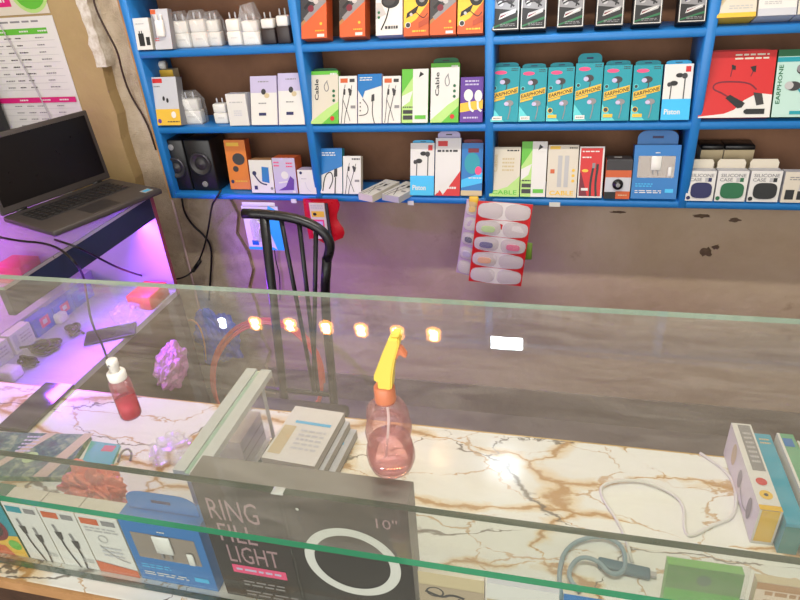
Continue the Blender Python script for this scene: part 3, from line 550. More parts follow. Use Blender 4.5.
c = Carton('charger_carton', 'pale blue and yellow charger carton at the left end of middle shelf', 'charger box', 2, 158, 182, 126.5, 77, base=GREYW, sides=GREY, d=.03, lean=12)
c.mb.rect(0, 0, 1, .34, YEL).rect(.02, .88, .42, .97, RED).fine(.05, .78, .3, .84, 1, GREY).ell(.4, .56, .05, BLACK, ry=.05).ell(.55, .52, .05, BLACK, ry=.05).ell(.12, .09, .08, PURP).fine(.45, .05, .95, .1, 1, DARK).ell(.74, .22, .1, PLASTW, ry=.07); c.done()
c = Carton('tall_carton', 'tall yellow and cream carton with a white roll end, behind the pale blue carton', 'box', 2, 167, 185, 122, 70, base=YEL, sides=KRAFT, d=.03, lean=0, yoff=.07)
k = MB(); k.lathe([(.011, -.03), (.011, .03)], PLASTW, 20, Matrix.Translation((c.w*.5, .0, c.h+.011))@Matrix.Rotation(math.pi/2, 4, 'Y')@Matrix.Translation((0, 0, 0))); k2 = MB(); k2.lathe([(.0115, -.022), (.0115, .008)], PLASTW, 20, Matrix.Translation((c.w*.4, .015, c.h+.0115))@Matrix.Rotation(math.pi/2, 4, 'Y')); k2.lathe([(.0001, -.0223), (.004, -.0223)], BLACK, 12, Matrix.Translation((c.w*.4, .015, c.h+.0115))@Matrix.Rotation(math.pi/2, 4, 'Y'), cap=False)
c.part('roll', k2); c.done()
c = Carton('charger_carton', 'plain white carton right of the small two-pin charger, middle shelf', 'charger box', 2, 230, 250, 125.5, 94, base=WHITE, sides=GREYW, d=.035, lean=4); c.mb.fine(.15, .7, .85, .78, 1, LGREY).fine(.3, .3, .7, .5, 3, GREYW); c.done()
for a_, b_, t_, lb in ((251.5, 278, 76, 'flat white box with gold dot leaning on the middle shelf, left of two'), (279, 305, 73, 'flat white box with gold dot leaning against the divider, right of two')):
    c = Carton('watch_box', lb, 'box', 2, a_, b_, 125, t_, base=WHITE, sides=LILAC, d=.014, group='flat white boxes with gold dots'); c.mb.rect(0, .66, 1, 1, LILAC).fine(.3, .86, .7, .91, 1, GREY).ell(.5, .68, .09, DARK, ry=.06).ell(.62, .6, .1, KRAFT, ry=.05).fine(.3, .42, .6, .47, 1, GREY).rect(.3, .19, .58, .25, NAVY); c.done()
# bottom left cell: speakers and boxes
def speaker(label, pl, pr, pyb, pyt, wz, tz, d=.09):
    Y = YS+.02; A = onY(pl, pyb, Y); B = onY(pr, pyb, Y); w = B.x-A.x; z = ROW[3]+.0006; lo, hi = .02, .178
    for _ in range(40):
        h = (lo+hi)/2
        if proj(((A.x+B.x)/2, Y, z+h))[1] > pyt: lo = h
        else: hi = h
    o = empty('desktop_speaker', (A.x, Y, z), label, 'speaker', 'black desktop speakers')
    MB().rbox((0, 0, 0), (w, d, h), PLASTK, .004, 2).build('cabinet', o)
    Ml = Matrix.Translation((w/2, 0, h*wz))@Matrix.Rotation(math.pi/2, 4, 'X'); r = w*.4
    MB().lathe([(r, -.002), (r, .004), (r*.9, .006), (r*.82, .003), (r*.5, -.001), (r*.34, .002), (.0005, .007)], PLASTG, 28, Ml, cap=False).build('woofer', o)
    MB().lathe([(r*1.02, 0), (r*1.02, .005), (r*.92, .0065)], mat('chrome_dull', (70, 68, 74), .3, metal=.6), 28, Ml, cap=False).build('woofer_ring', o)
    Mt = Matrix.Translation((w/2, 0, h*tz))@Matrix.Rotation(math.pi/2, 4, 'X'); MB().lathe([(.009, -.001), (.009, .003), (.006, .001), (.0005, .004)], GREY, 18, Mt, cap=False).build('tweeter', o)
speaker('left black desktop speaker with tweeter above the woofer', 171.5, 194, 192.5, 140, .46, .86)
speaker('right black desktop speaker with woofer above a small port', 195, 220, 192.5, 140, .54, .14)
c = Carton('gadget_box', 'tall orange box with dark picture beside the black speakers', 'box', 3, 231, 251.5, 190, 140, base=mat('ink_amber', (214, 120, 40), .45), sides=ORANGE, d=.03, lean=6, yoff=.03)
c.mb.ell(.6, .62, .3, DARK, ry=.12).ell(.4, .42, .14, DARK, ry=.06).ell(.16, .16, .08, NAVY).fine(.3, .14, .9, .2, 1, YEL).rect(.1, .88, .7, .95, YEL); c.done()
c = Carton('phone_holder_box', 'white box with blue phone picture on the bottom shelf', 'box', 3, 252.5, 275.5, 194.5, 160, base=WHITE, sides=BROWN, d=.04, lean=8); c.mb.poly([(.5, .35), (.82, .3), (.84, .78), (.54, .8)], BLUE).line([(.14, .62), (.4, .3), (.7, .25)], .06, NAVY).ell(.2, .6, .09, NAVY).rect(.14, .1, .28, .22, NAVY).ell(.9, .14, .06, GREY); c.done()
c = Carton('phone_holder_box', 'white and lilac box with orange side and purple print, bottom shelf', 'box', 3, 276, 298.5, 194.5, 158, base=LILAC, sides=ORANGE, d=.05, lean=6); c.mb.fine(.06, .74, .3, .92, 2, PINK).fine(.6, .72, .9, .9, 2, PINK).ell(.5, .52, .16, WHITE).poly([(.14, .08), (.5, .2), (.74, .5), (.9, .4), (.84, .1)], PURP).line([(.2, .3), (.6, .34)], .06, WHITE).rect(.78, .02, .92, .08, WHITE); c.done()
c = Carton('small_white_box', 'small white box against the divider on the bottom shelf, left cell', 'box', 3, 299.5, 317, 195, 170, base=WHITE, sides=LILAC, d=.04, lean=6); c.mb.ell(.2, .88, .08, NAVY).line([(.4, .5), (.5, .2), (.7, .1)], .03, GREYW).fine(.2, .6, .5, .68, 1, LGREY); c.done()
# ---- price tag tape on shelf edge
for px, py, lb in ((295, 201, 'scrap of white tape on the shelf edge above the hanging packs'), (412, 203, 'scrap of white tape on the shelf edge under the flat cable boxes'), (557, 204.5, 'white sticker on the shelf edge under the cream cable box')):
    p = onY(px, py, YS-.0015); w = .012 if px != 557 else .02
    quick('shelf_tape', lb, 'tape', MB().box((p.x-w, YS-.0025, p.z-.006), (p.x+w*.4, YS-.0012, p.z+.006), WHITE), 'bits of tape on the shelf edge')
# ================================================================== HANGING PACKS
def pack_corner(px, py, Y): return onY(px, py, Y)
YH = YS-.012
p0 = onY(240, 202, YH); p1 = onY(274, 250, YH); w = .118; h = p0.z-p1.z
o = empty('hanging_blister_pack', (p0.x, YH, p1.z), 'white and blue hanging pack with a clear bubble, left of the red bag', 'blister pack')
k = MB(); k.box((0, 0, 0), (w, .0015, h-.012), SKY, front=WHITE); k.rbox((w*.04, 0, h-.014), (w*.94, .0015, h), WHITE, .004, 2); k.art((0, 0, 0), (1, 0, 0), (0, 0, 1), w, h).poly([(.62, .55), (.8, .0), (1, 0), (1, .82), (.74, .94)], SKY).poly([(0, 0), (.8, 0), (.7, .06), (0, .06)], SKY).fine(.12, .74, .5, .86, 2, SKY).rect(.12, .1, .3, .2, BLUE); k.build('backing_card', o)
MB().rbox((w*.2, -.014, h*.2), (w*.66, 0, h*.66), BAG, .008, 3).build('bubble', o)
MB().tube([(w*.42, -.004, h*.26), (w*.36, -.006, h*.4), (w*.5, -.006, h*.56), (w*.4, -.004, h*.62)], .003, PLASTW).build('earphone', o)
p0 = onY(303, 199, YH); p1 = onY(341, 240, YH); w = p1.x-p0.x; h = p0.z-p1.z
o = empty('hanging_bag', (p0.x, YH, p1.z), 'red bag with small yellow and pink card hanging from the shelf', 'bag')
k = MB(); rnd = random.Random(2); vs = []; nx, nz = 8, 8
for i in range(nx+1):
    for j in range(nz+1): u, v = i/nx, j/nz; vs.append((w*(u+.08*math.sin(v*9)*(u > .8)+.06*(1-v)*(u > .6)), -.012*math.sin(u*math.pi)-.004*math.sin(u*17+v*3), h*v+.006*math.sin(u*8)*(1-v)))
k.add(vs, [(i*(nz+1)+j, (i+1)*(nz+1)+j, (i+1)*(nz+1)+j+1, i*(nz+1)+j+1) for i in range(nx) for j in range(nz)], mat('red_film', (190, 20, 40), .3), True)
k.add([(x, y+.02 if False else .004, z) for x, y, z in vs], [(i*(nz+1)+j, i*(nz+1)+j+1, (i+1)*(nz+1)+j+1, (i+1)*(nz+1)+j) for i in range(nx) for j in range(nz)], MC['red_film'], True); k.build('bag', o)
k = MB().box((w*.26, -.024, h*.1), (w*.72, -.021, h*.98), OFFW); k.art((w*.26, -.024, h*.1), (1, 0, 0), (0, 0, 1), w*.46, h*.88).rect(.08, .62, .92, .78, YEL).rect(.1, .1, .85, .55, PINK).rect(.2, .25, .75, .5, LILAC).fine(.1, .84, .9, .96, 2, LGREY).ell(.3, .7, .12, BLACK, ry=.04); k.build('card', o)
MB().box((w*.73, -.022, h*.12), (w*.80, -.015, h*.96), DARK).build('pen', o)
# big blister card with ten bubbles, and a second strip behind it
def strip_card(name, label, corners, Y, edge, cols, rows, cmats, d0=0):
    TL, TR, BR, BL = [onY(x, y, Y) for x, y in corners]
    o = empty(name, (BL.x, Y, BL.z), label, 'blister card'); T = Matrix.Translation((-BL.x, -Y, -BL.z))
    def Q(u, v, dy=0): p = (BL*(1-u)+BR*u)*(1-v)+(TL*(1-u)+TR*u)*v; return Vector((p.x-BL.x, dy+.004*math.sin(v*6+u), p.z-BL.z))
    k = MB(); n = 12; vs = [Q(u/6, v/n) for v in range(n+1) for u in range(7)]; b = len(vs); fs = [(v*7+u, v*7+u+1, v*7+u+8, v*7+u+7) for v in range(n) for u in range(6)]
    k.add(vs, fs, edge); k.add([p+Vector((0, .0012, 0)) for p in vs], [tuple(reversed(f)) for f in fs], OFFW); k.build('backing_card', o)
    if cols > 1:
        k = MB()
        for j in range(rows):
            R = rounded(.5, (j+.5)/rows, .455, .49/rows, 28, 3); k.add([Q(u, v, -.0004) for u, v in R], [tuple(range(28))], mat('paper_card', (222, 214, 210), .5))
        k.build('white_print', o)
    for i in range(cols):
        for j in range(rows):
            u0, v0 = (i+.5)/cols, (j+.5)/rows; a = .46/cols; c = .43/rows
            k = MB(); N = 18; R = rounded(0, 0, 1, 1, N, 3); vs = []
            for s_, dy in ((1.02, -.0008), (.97, -.006), (.8, -.010)):
                vs += [Q(u0+x*a*s_, v0+y*c*s_, dy) for x, y in R]
            fs = [(q*N+t, q*N+(t+1) % N, (q+1)*N+(t+1) % N, (q+1)*N+t) for q in range(2) for t in range(N)]+[tuple(2*N+t for t in range(N))]
            k.add(vs, fs, mat('blister_film', (222, 216, 214), .2, alpha=.22), True); k.add([Q(u0+x*a, v0+y*c, -.0007) for x, y in R], [tuple(range(N))], mat('paper_blush', (204, 192, 190), .5)); k.build('blister', o)
            cm = cmats[(i*rows+j) % len(cmats)]
            if cm:
                k = MB(); k.add([Q(u0+x*a*.55, v0+y*c*.42-.012, -.0045) for x, y in R]+[Q(u0+x*a*.55, v0+y*c*.42-.012, -.001) for x, y in R], [tuple(range(N))]+[(t, N+t, N+(t+1) % N, (t+1) % N) for t in range(N)], cm); k.build('earphone', o)
    return o
CR = mat('card_red', (206, 32, 36), .4)
strip_card('hanging_blister_card', 'red and white blister card of small packs hanging from the shelf edge', [(478, 200.5), (533, 205), (521, 287), (468.5, 281)], YH-.022, CR, 2, 5,
           [None, mat('pack_peach', (236, 170, 120), .4), mat('pack_indigo', (70, 62, 130), .4), mat('pack_mint', (180, 214, 130), .4), None, None, None, PINK, None, None])
strip_card('hanging_blister_card', 'narrow lilac and yellow blister strip behind the red blister card', [(467, 199), (480, 200), (472, 277), (456, 272)], YH-.006, mat('card_lilac', (188, 160, 190), .5), 1, 5, [None, LILAC, NAVY, None, YEL])
p = onY(527, 250, YH-.01); quick('hanging_sachet', 'small green sachet sticking out behind the red blister card', 'sachet', MB().rbox((p.x-.012, YH-.012, p.z-.03), (p.x+.014, YH-.006, p.z+.022), mat('sachet_olive', (110, 140, 50), .5), .003, 1))
p = onY(473, 203, YH-.02); quick('hanging_sachet', 'small yellow sachet at the top left of the red blister card', 'sachet', MB().rbox((p.x-.012, YH-.012, p.z-.015), (p.x+.014, YH-.007, p.z+.015), YEL, .003, 1))
# ================================================================== POSTERS
PY = 1.6975
def poster(name, label, x0, x1, z0, z1, base, art):
    mb = MB(); mb.box((x0, PY, z0), (x1, PY+.0012, z1), base); mb.art((x0, PY, z0), (1, 0, 0), (0, 0, 1), x1-x0, z1-z0, .0003); art(mb); return quick(name, label, 'poster', mb)
def price(a):
    a.fine(.4, .95, .84, .98, 1, GREY); a.rect(.02, .87, .9, .915, GREEN)
    for x in (.35, .6, .8): a.fine(x, .88, x+.1, .905, 1, WHITE)
    for i in range(8):
        y = .84-i*.055
        for x in (.3, .44, .56, .78): a.fine(x-.03, y-.006, x+random.uniform(.03, .08), y+.012, 1, DARK if x in (.44, .56) else GREY)
        a.rect(.02, y-.02, .95, y-.018, LGREY)
    a.rect(.02, .33, .98, .375, MAG)
    for x in (.35, .6, .8): a.fine(x, .34, x+.1, .365, 1, WHITE)
    for i in range(5):
        y = .3-i*.055
        for x in (.3, .44, .56, .78): a.fine(x-.03, y-.006, x+.05, y+.012, 1, GREY)
        a.rect(.02, y-.02, .95, y-.018, LGREY)
    a.line([(.42, 1), (.6, .4), (.66, 0)], .012, LGREY)
poster('price_sign', 'white price list with green and magenta bars on the tan wall', -1.78, -1.449, 1.02, 1.388, WHITE, price)
poster('offer_sign', 'poster with magenta banner and green disc above the price list', -1.78, -1.452, 1.394, 1.62, OFFW, lambda a: (a.rect(.2, .1, .62, .26, MAG), a.fine(.3, .13, .56, .22, 1, WHITE), a.ell(.84, .3, .17, GREEN), a.ring(.84, .3, .2, LGREEN, .85)))
# ================================================================== DISPLAY COUNTER
ZG, ZM = .95, .69
ctr = empty('display_counter', (0, .66, 0), 'long shop counter with glass top over a white gold-veined marble shelf', 'display counter')
def cpart(name, mb): o = mb.build(name, ctr); o.location = (0, -.66, 0); return o
CX0, CX1 = -1.9, 1.9
def slab(lo, hi, face, faceb, front, back, end, axis='z'):
    """glass sheet: two large faces and separately coloured ground edges"""
    x0, y0, z0 = lo; x1, y1, z1 = hi; mb = MB()
    V = [(x0, y0, z0), (x1, y0, z0), (x1, y1, z0), (x0, y1, z0), (x0, y0, z1), (x1, y0, z1), (x1, y1, z1), (x0, y1, z1)]
    F = {'-z': (0, 3, 2, 1), '+z': (4, 5, 6, 7), '-y': (0, 1, 5, 4), '+x': (1, 2, 6, 5), '+y': (2, 3, 7, 6), '-x': (3, 0, 4, 7)}
    mm = {'z': {'+z': face, '-z': faceb, '-y': front, '+y': back, '-x': end, '+x': end}, 'y': {'-y': face, '+y': faceb, '+z': front, '-z': back, '-x': end, '+x': end}, 'x': {'-x': face, '+x': faceb, '+z': front, '-z': back, '-y': end, '+y': end}}[axis]
    for k, f in F.items(): mb.add([V[i] for i in f], [(0, 1, 2, 3)], mm[k])
    return mb
cpart('glass_top', slab((CX0, .404, ZG-.010), (CX1, .936, ZG), GLASS_TOP, GLASS_CLEAR, GEDGE, GEDGE_L, GEDGE))
JX = -.302
cpart('front_glass', slab((CX0, .473, ZM+.001), (JX-.0006, .482, ZG-.0105), GLASS_FRONT, GLASS_CLEAR, GEDGE_D, GEDGE_D, GLASS_CLEAR, 'y'))
cpart('front_glass', slab((JX+.0006, .473, ZM+.001), (CX1, .482, ZG-.0105), GLASS_FRONT, GLASS_CLEAR, GEDGE_D, GEDGE_D, GLASS_CLEAR, 'y'))
cpart('silicone_joint', MB().rbox((JX-.008, .4715, ZG-.0125), (JX+.008, .4835, ZG-.0101), FROST, .001, 1))
cpart('marble_shelf', MB().box((CX0, .452, ZM-.018), (CX1, .890, ZM), MARBLE))
cpart('gold_edge', MB().box((CX0, .890, ZM-.018), (CX1, .893, ZM), mat('gold_trim', (206, 168, 92), .35, metal=.3)))
cpart('front_edge', MB().box((CX0, .446, ZM-.02), (CX1, .452, ZM), EDGEW))
cpart('base_cabinet', MB().box((CX0, .47, 0), (CX1, .875, ZM-.0185), WOODD))
# glass divider standing on the marble
xp = -.497
dv = slab((xp-.004, .560, ZM+.001), (xp+.004, .812, .852), GLASS_PART, GLASS_CLEAR, GEDGE_L, GEDGE_D, FROST, 'x'); cpart('divider_pane', dv)
k = MB(); k.box((xp-.024, .562, .842), (xp-.0045, .815, .854), FROST); k.box((xp+.0045, .562, .842), (xp+.024, .815, .854), FROST); cpart('divider_channel', k)
# ================================================================== LEFT SIDE COUNTER
SX = -1.145; SZT = .915; SZF = .595; SY0, SY1 = .942, 1.50
sc_ = empty('side_counter', (-1.45, 1.25, 0), 'low side counter with navy top rail, lit violet inside, under the laptop', 'display counter')
def sp(name, mb): o = mb.build(name, sc_); o.location = (1.45, -1.25, 0); return o
SXL = -2.0
INW = mat('laminate_white', (176, 170, 186), .45)
sp('base_cabinet', MB().box((SXL, SY0, 0), (SX-.001, SY1+.016, SZF-.018), WOODD))
sp('inner_shelf', MB().box((SXL, SY0, SZF-.0175), (SX, SY1, SZF), INW))
sp('end_panel', MB().box((SXL, SY1, SZF-.0175), (SX, SY1+.016, SZT-.009), INW, side=mat('edge_band_rose', (150, 70, 90), .5)))
sp('outer_panel', MB().box((SXL-.016, SY0, SZF-.0175), (SXL-.0005, SY1+.016, SZT-.009), INW))
sp('top_rail', MB().box((SX-.018, SY0, SZT-.072), (SX, SY1-.0005, SZT-.009), NAVYB))
sp('glass_top', slab((SXL, SY0, SZT-.008), (SX+.002, SY1+.016, SZT), thin_glass('side_glass_face', (.9, .92, .93), .06, (.6, .6, .62)), GLASS_CLEAR, GEDGE_L, GEDGE_L, mat('aluminium_lip', (200, 200, 204), .3, metal=.7)))
sp('ledge', MB().box((SXL, SY0+.001, SZF+.0005), (-1.44, SY1-.0005, SZF+.06), INW))
VIOLET = mat('led_violet_light', (150, 70, 255), .5, emit=1.0)
# LED channel under the rail, and a bright lamp near the far end
led = empty('light_channel', (SX-.03, 1.25, .835), 'pink-violet LED light channel under the rail of the side counter', 'lamp')
o = MB().box((-.012, -.27, .004), (.010, .245, .012), mat('channel_lilac', (226, 190, 226), .4)).build('housing', led)
o = MB().box((-.010, -.265, 0), (.008, .24, .0038), VIOLET).build('diffuser', led)
# violet light from the channel
def area(name, loc, rot, sx, sy, power, col, spread=None):
    l = bpy.data.lights.new(name, 'AREA'); l.shape = 'RECTANGLE'; l.size = sx; l.size_y = sy; l.energy = power; l.color = col
    if spread: l.spread = spread
    ob = bpy.data.objects.new(name, l); COL.objects.link(ob); ob.location = loc; ob.rotation_euler = rot; return ob
area('led_channel_light', (SX-.055, 1.23, .832), (0, math.radians(-52), 0), .03, .5, 7.5, (.28, .05, 1.0))
l = bpy.data.lights.new('corner_lamp_light', 'POINT'); l.energy = .16; l.color = (.35, .2, 1); l.shadow_soft_size = .012
ob = bpy.data.objects.new('corner_lamp_light', l); COL.objects.link(ob); ob.location = (-1.19, 1.455, .838)
tint_strip = empty('light_channel', (SXL+.03, 1.22, .89), 'added pink strip tinting the ledge, outer side inside the side counter', 'lamp')  # added strip and light that tint the ledge pink, no known lamp
MB().box((-.012, -.25, .004), (.010, .25, .012), MC['channel_lilac']).build('housing', tint_strip); MB().box((-.010, -.245, 0), (.008, .245, .0038), mat('added_pink_glow', (255, 90, 230), .5, emit=1.0)).build('diffuser', tint_strip)
area('added_pink_light', (SXL+.05, 1.22, .88), (0, math.radians(-50), 0), .03, .46, 3.0, (.75, .08, 1.0))
# ---- laptop
zb = 1.5-.58
FL, FR, HR, HL = onZ(55, 237, zb), onZ(163, 193, zb), onZ(121, 178, zb), onZ(14, 217, zb)
ux = (FR-FL).normalized(); uy = Vector((-ux.y, ux.x, 0)); W = (FR-FL).length; D = .245
lm = Matrix((ux, uy, Vector((0, 0, 1)))).transposed().to_4x4(); lm.translation = Vector((FL.x, FL.y, SZT+.0008))
lap = empty('laptop', None, 'open dark grey laptop with black screen on the side counter', 'laptop', M=lm)
LG = mat('laptop_graphite', (66, 60, 58), .5); SCR = mat('screen_black', (9, 7, 9), .3); KEY = mat('key_black', (30, 28, 30), .5)
bh = .019
MB().rbox((0, 0, .002), (W, D, bh), LG, .005, 2).build('base', lap)
for x in (.03, W-.03):
    for y in (.03, D-.03): MB().lathe([(.008, -.0007), (.008, .003)], PLASTK, 12, Matrix.Translation((x, y, 0))).build('rubber_foot', lap)
kb = MB(); kb.box((W*.09, D*.42, bh), (W*.91, D*.86, bh+.0008), DARK)
kd = kb.build('keyboard', lap)
kk = MB(); rows = 5
for r in range(rows):
    n = 14; x = W*.1; y = D*(.44+.083*r); ww = W*.8/n
    for c_ in range(n):
        if r == 0 and 3 < c_ < 9:
            if c_ == 4: kk.rbox((x+ww*4, y, bh+.0008), (x+ww*9-.002, y+D*.07, bh+.003), KEY, .0008, 1)
            continue
        kk.rbox((x+c_*ww, y, bh+.0008), (x+(c_+1)*ww-.002, y+D*.07, bh+.003), KEY, .0008, 1)
kk.build('keys', kd); MB().box((W*.36, D*.06, bh), (W*.62, D*.36, bh+.0006), PLASTG).build('touchpad', lap)
st = MB().box((W*.86, D*.05, bh), (W*.94, D*.16, bh+.0006), LGREY); st.art((W*.86, D*.05, bh+.0006), (1, 0, 0), (0, 1, 0), W*.08, D*.11).rect(.1, .2, .9, .8, SKY); st.build('sticker', lap)
# lid: the plane through the hinge line whose upper corner meets the photographed corner
Hp = Vector((HR.x, HR.y, SZT+bh)); dr = ray(96, 107); t = (Hp-EYE).dot(ux)/dr.dot(ux); TP = EYE+dr*t; up = TP-Hp; up -= ux*up.dot(ux); LH = min(up.length, .275); up.normalize()
upl = Vector((0, up.dot(uy), up.z)); th = math.atan2(upl.y, upl.z)
lid = empty('lid', None, None, None); lid.parent = lap; lid.matrix_parent_inverse = Matrix.Identity(4); lid.matrix_local = Matrix.Translation((0, D-.004, bh+.001))@Matrix.Rotation(-th, 4, 'X')
MB().rbox((0, 0, 0), (W, .008, LH), LG, .003, 2).build('lid_shell', lid); k = MB().box((W*.035, -.0006, LH*.1), (W*.965, .0002, LH*.94), SCR); k.build('screen', lid)
for x in (.12, .82): MB().lathe([(.005, 0), (.005, W*.08)], PLASTK, 12, Matrix.Translation((W*x, D-.004, bh+.001))@Matrix.Rotation(math.pi/2, 4, 'Y')).build('hinge', lap)
# ---- things inside the side counter
def pix_floor(px, py, z=SZF): return onZ(px, py, z)
q = [pix_floor(*p) for p in ((84, 347), (136, 336), (136, 322), (83, 334))]
e1 = (q[1]-q[0]); yaw = math.atan2(e1.y, e1.x); o = empty('smartphone', (q[0].x, q[0].y, SZF+.0005), 'black smartphone lying on the lit violet shelf of the side counter', 'phone', rz=yaw)
MB().rbox((0, 0, 0), (min(.15, e1.length), .072, .008), PLASTK, .003, 2).build('body', o); MB().box((.004, .003, .008), (min(.15, e1.length)-.004, .069, .0085), SCR).build('screen', o)
def cablepile(name, label, cx, cy, z, r, m, n, seed, rr=.0035):
    mb = MB(); rnd = random.Random(seed); pts = []
    for i in range(n): a = i*1.9+rnd.uniform(-.6, .6); q = r*rnd.uniform(.35, 1); pts.append((cx+q*math.cos(a)*1.4, cy+q*math.sin(a), z+rr*1.02+rnd.uniform(0, .018)*(1-q/r*.5)+abs(math.sin(i*2.1))*.012))
    mb.tube(pts, rr, m, 7, smooth_iter=3); return quick(name, label, 'cable', mb, 'dark cables in the side counter')
p = pix_floor(48, 350); cablepile('coiled_cable', 'dark tangled cable in the middle of the violet shelf', p.x, p.y, SZF, .055, PLASTK, 26, 4)
p = pix_floor(75, 334); cablepile('coiled_cable', 'dark tangled cable near the smartphone on the violet shelf', p.x, p.y, SZF, .04, PLASTK, 18, 9)
p = pix_floor(30, 366); cablepile('coiled_cable', 'small dark cable bundle nearest the main counter on the violet shelf', p.x, p.y, SZF, .026, PLASTK, 16, 5)
rowp = [((92, 292), (70, 306), 'blue', .05, 'blue carton farthest along the ledge in the side counter'), ((70, 306), (48, 320), 'win', .05, 'blue carton with a pink label, second from the far end of the ledge'), ((48, 320), (28, 335), 'win', .055, 'blue carton with a pink label, third from the far end of the ledge'), ((27, 336), (8, 352), 'white', .06, 'white packet after the blue cartons in the side counter'), ((7, 353), (-14, 372), 'white', .06, 'white packet at the near end of the ledge in the side counter')]
for (a, b, kind, hh, lb) in rowp:
    A = pix_floor(b[0], b[1]+2); B = pix_floor(a[0], a[1]+2); mb = MB(); L = abs(B.y-A.y)-.004; x0 = -1.405; y0 = A.y
    m_ = mat('carton_blue', (40, 70, 190), .4) if kind != 'white' else WHITE
    mb.box((x0-.03, y0, SZF+.0006), (x0, y0+L, SZF+hh), m_)
    mb.art((x0, y0, SZF), (0, 1, 0), (0, 0, 1), L, hh)
    if kind == 'win': mb.rect(.3, .3, .75, .85, PINK).rect(.42, .45, .62, .7, WHITE)
    elif kind == 'white': mb.rect(.1, .1, .3, .9, GREYW).fine(.4, .3, .9, .8, 3, LGREY)
    else: mb.fine(.2, .3, .8, .7, 3, SKY)
    quick('small_carton', lb, 'box', mb, 'cartons along the ledge of the side counter')
p = pix_floor(14, 378); quick('plug_adapter', 'white plug adapter at the near corner of the violet shelf', 'adapter', MB().rbox((p.x-.03, p.y-.02, SZF+.0006), (p.x+.02, p.y+.02, SZF+.032), PLASTW, .006, 2))
p = pix_floor(60, 322); quick('plug_adapter', 'white plug adapter beside the cables on the violet shelf', 'adapter', MB().rbox((p.x-.025, p.y-.015, SZF+.0006), (p.x+.02, p.y+.02, SZF+.03), PLASTW, .006, 2))
# on ledge seen through the side glass: pink carton and clear bags
zl = SZF+.0605
p = onZ(14, 262, zl+.06); quick('pink_carton', 'bright pink carton seen through the side counter glass beside the laptop', 'box', MB().rbox((p.x-.05, p.y-.035, zl), (p.x+.05, p.y+.05, zl+.06), mat('carton_rose', (226, 50, 100), .5), .002, 1))
p = Vector((-1.53, 1.36, 0)); quick('white_packet', 'white packet behind the pink carton under the side counter glass', 'packet', MB().rbox((p.x-.05, p.y-.05, zl), (p.x+.06, p.y+.06, zl+.035), LILAC, .006, 2))
# dark box behind the laptop
quick('dark_case', 'tall black case standing behind the laptop at the left edge of the price list', 'case', MB().rbox((-2.0, 1.535, .0006), (-1.735, 1.69, 1.24), PLASTK, .008, 2))
# ================================================================== BEHIND THE COUNTER
# chair
CY = 1.2
ch = empty('metal_chair', (-.58, CY, 0), 'black metal chair with a curved back rail behind the glass counter', 'chair')
BLK = mat('chair_black_enamel', (16, 15, 20), .3)
def cp(name, mb): o = mb.build(name, ch); o.location = (.58, -CY, 0); return o
R_ = [onY(*p, CY) for p in ((243, 213.5), (262, 214), (290, 217), (312, 224), (326, 234), (331, 246), (327, 260))]
R_[-1].z += 0
cp('back_rail', MB().tube(R_, .0115, BLK, 12))
zs = .45
def post(top, px_low, name, r=.009, end=0.0):
    A = onY(*top, CY); B = onY(*px_low, CY); d = (B-A)/(A.z-B.z); E_ = A+d*(A.z-end); cp(name, MB().tube([A, (A+E_)/2, E_], r, BLK, 10, smooth_iter=0)); return E_
pl = post((264, 217), (272, 289), 'rear_leg', .0115)
A, B, C_ = onY(327, 258, CY), onY(324.5, 298, CY), onY(335, 414, CY); E_ = B+(C_-B)*(B.z/(B.z-C_.z)); E_.z = 0; pr = B+(C_-B)*((B.z-zs)/(B.z-C_.z))
cp('rear_leg', MB().tube([A, B, B+(C_-B)*.5, E_], .0115, BLK, 10, smooth_iter=2))
pl = Vector((pl.x, CY, 0))
for t, b in (((281, 219), (295, 292)), ((299, 221), (307, 292)), ((316, 229), (315, 292))): post(t, b, 'spindle', .0055, zs+.03)
xl, xr = -.66, -.46
cp('lower_back_bar', MB().tube([(pl.x-.01, CY, zs+.035), (pr.x+.01, CY, zs+.035)], .007, BLK, 8, smooth_iter=0))
cp('seat', MB().rbox((pl.x-.04, CY-.285, zs-.012), (pr.x+.05, CY-.012, zs+.022), mat('seat_vinyl', (38, 30, 34), .5), .012, 3))
for x in (pl.x-.02, pr.x+.03): cp('front_leg', MB().tube([(x, CY-.27, zs-.012), (x, CY-.275, 0)], .0095, BLK, 10, smooth_iter=0))
for z in (.16,): cp('stretcher', MB().tube([(pl.x-.01, CY, z), (pr.x+.01, CY, z)], .006, BLK, 8, smooth_iter=0))
# coil of orange cable leaning on the wall
mb = MB(); rnd = random.Random(5)
WR = mat('cable_coral', (222, 96, 70), .4)
pts = []; turns = 4; n = 28; ccx, rx, rz_ = -.955, .215, .185; cz = .0045+rz_*1.03
for i in range(turns*n):
    a = 2*math.pi*i/n; k_ = 1.02-.012*(i/n)+rnd.uniform(-.005, .005); z_ = cz+rz_*k_*math.sin(a)
    pts.append((ccx+rx*k_*math.cos(a)+(.006*(i//n) if math.cos(a) < 0 else 0), 1.70-.20*(1-(z_-cz+rz_)/(2*rz_))-.007*(i/n), z_))
mb.tube(pts, .0038, WR, 7, smooth_iter=1); quick('cable_coil', 'coral orange cable coil leaning against the wall behind the counter', 'cable', mb)
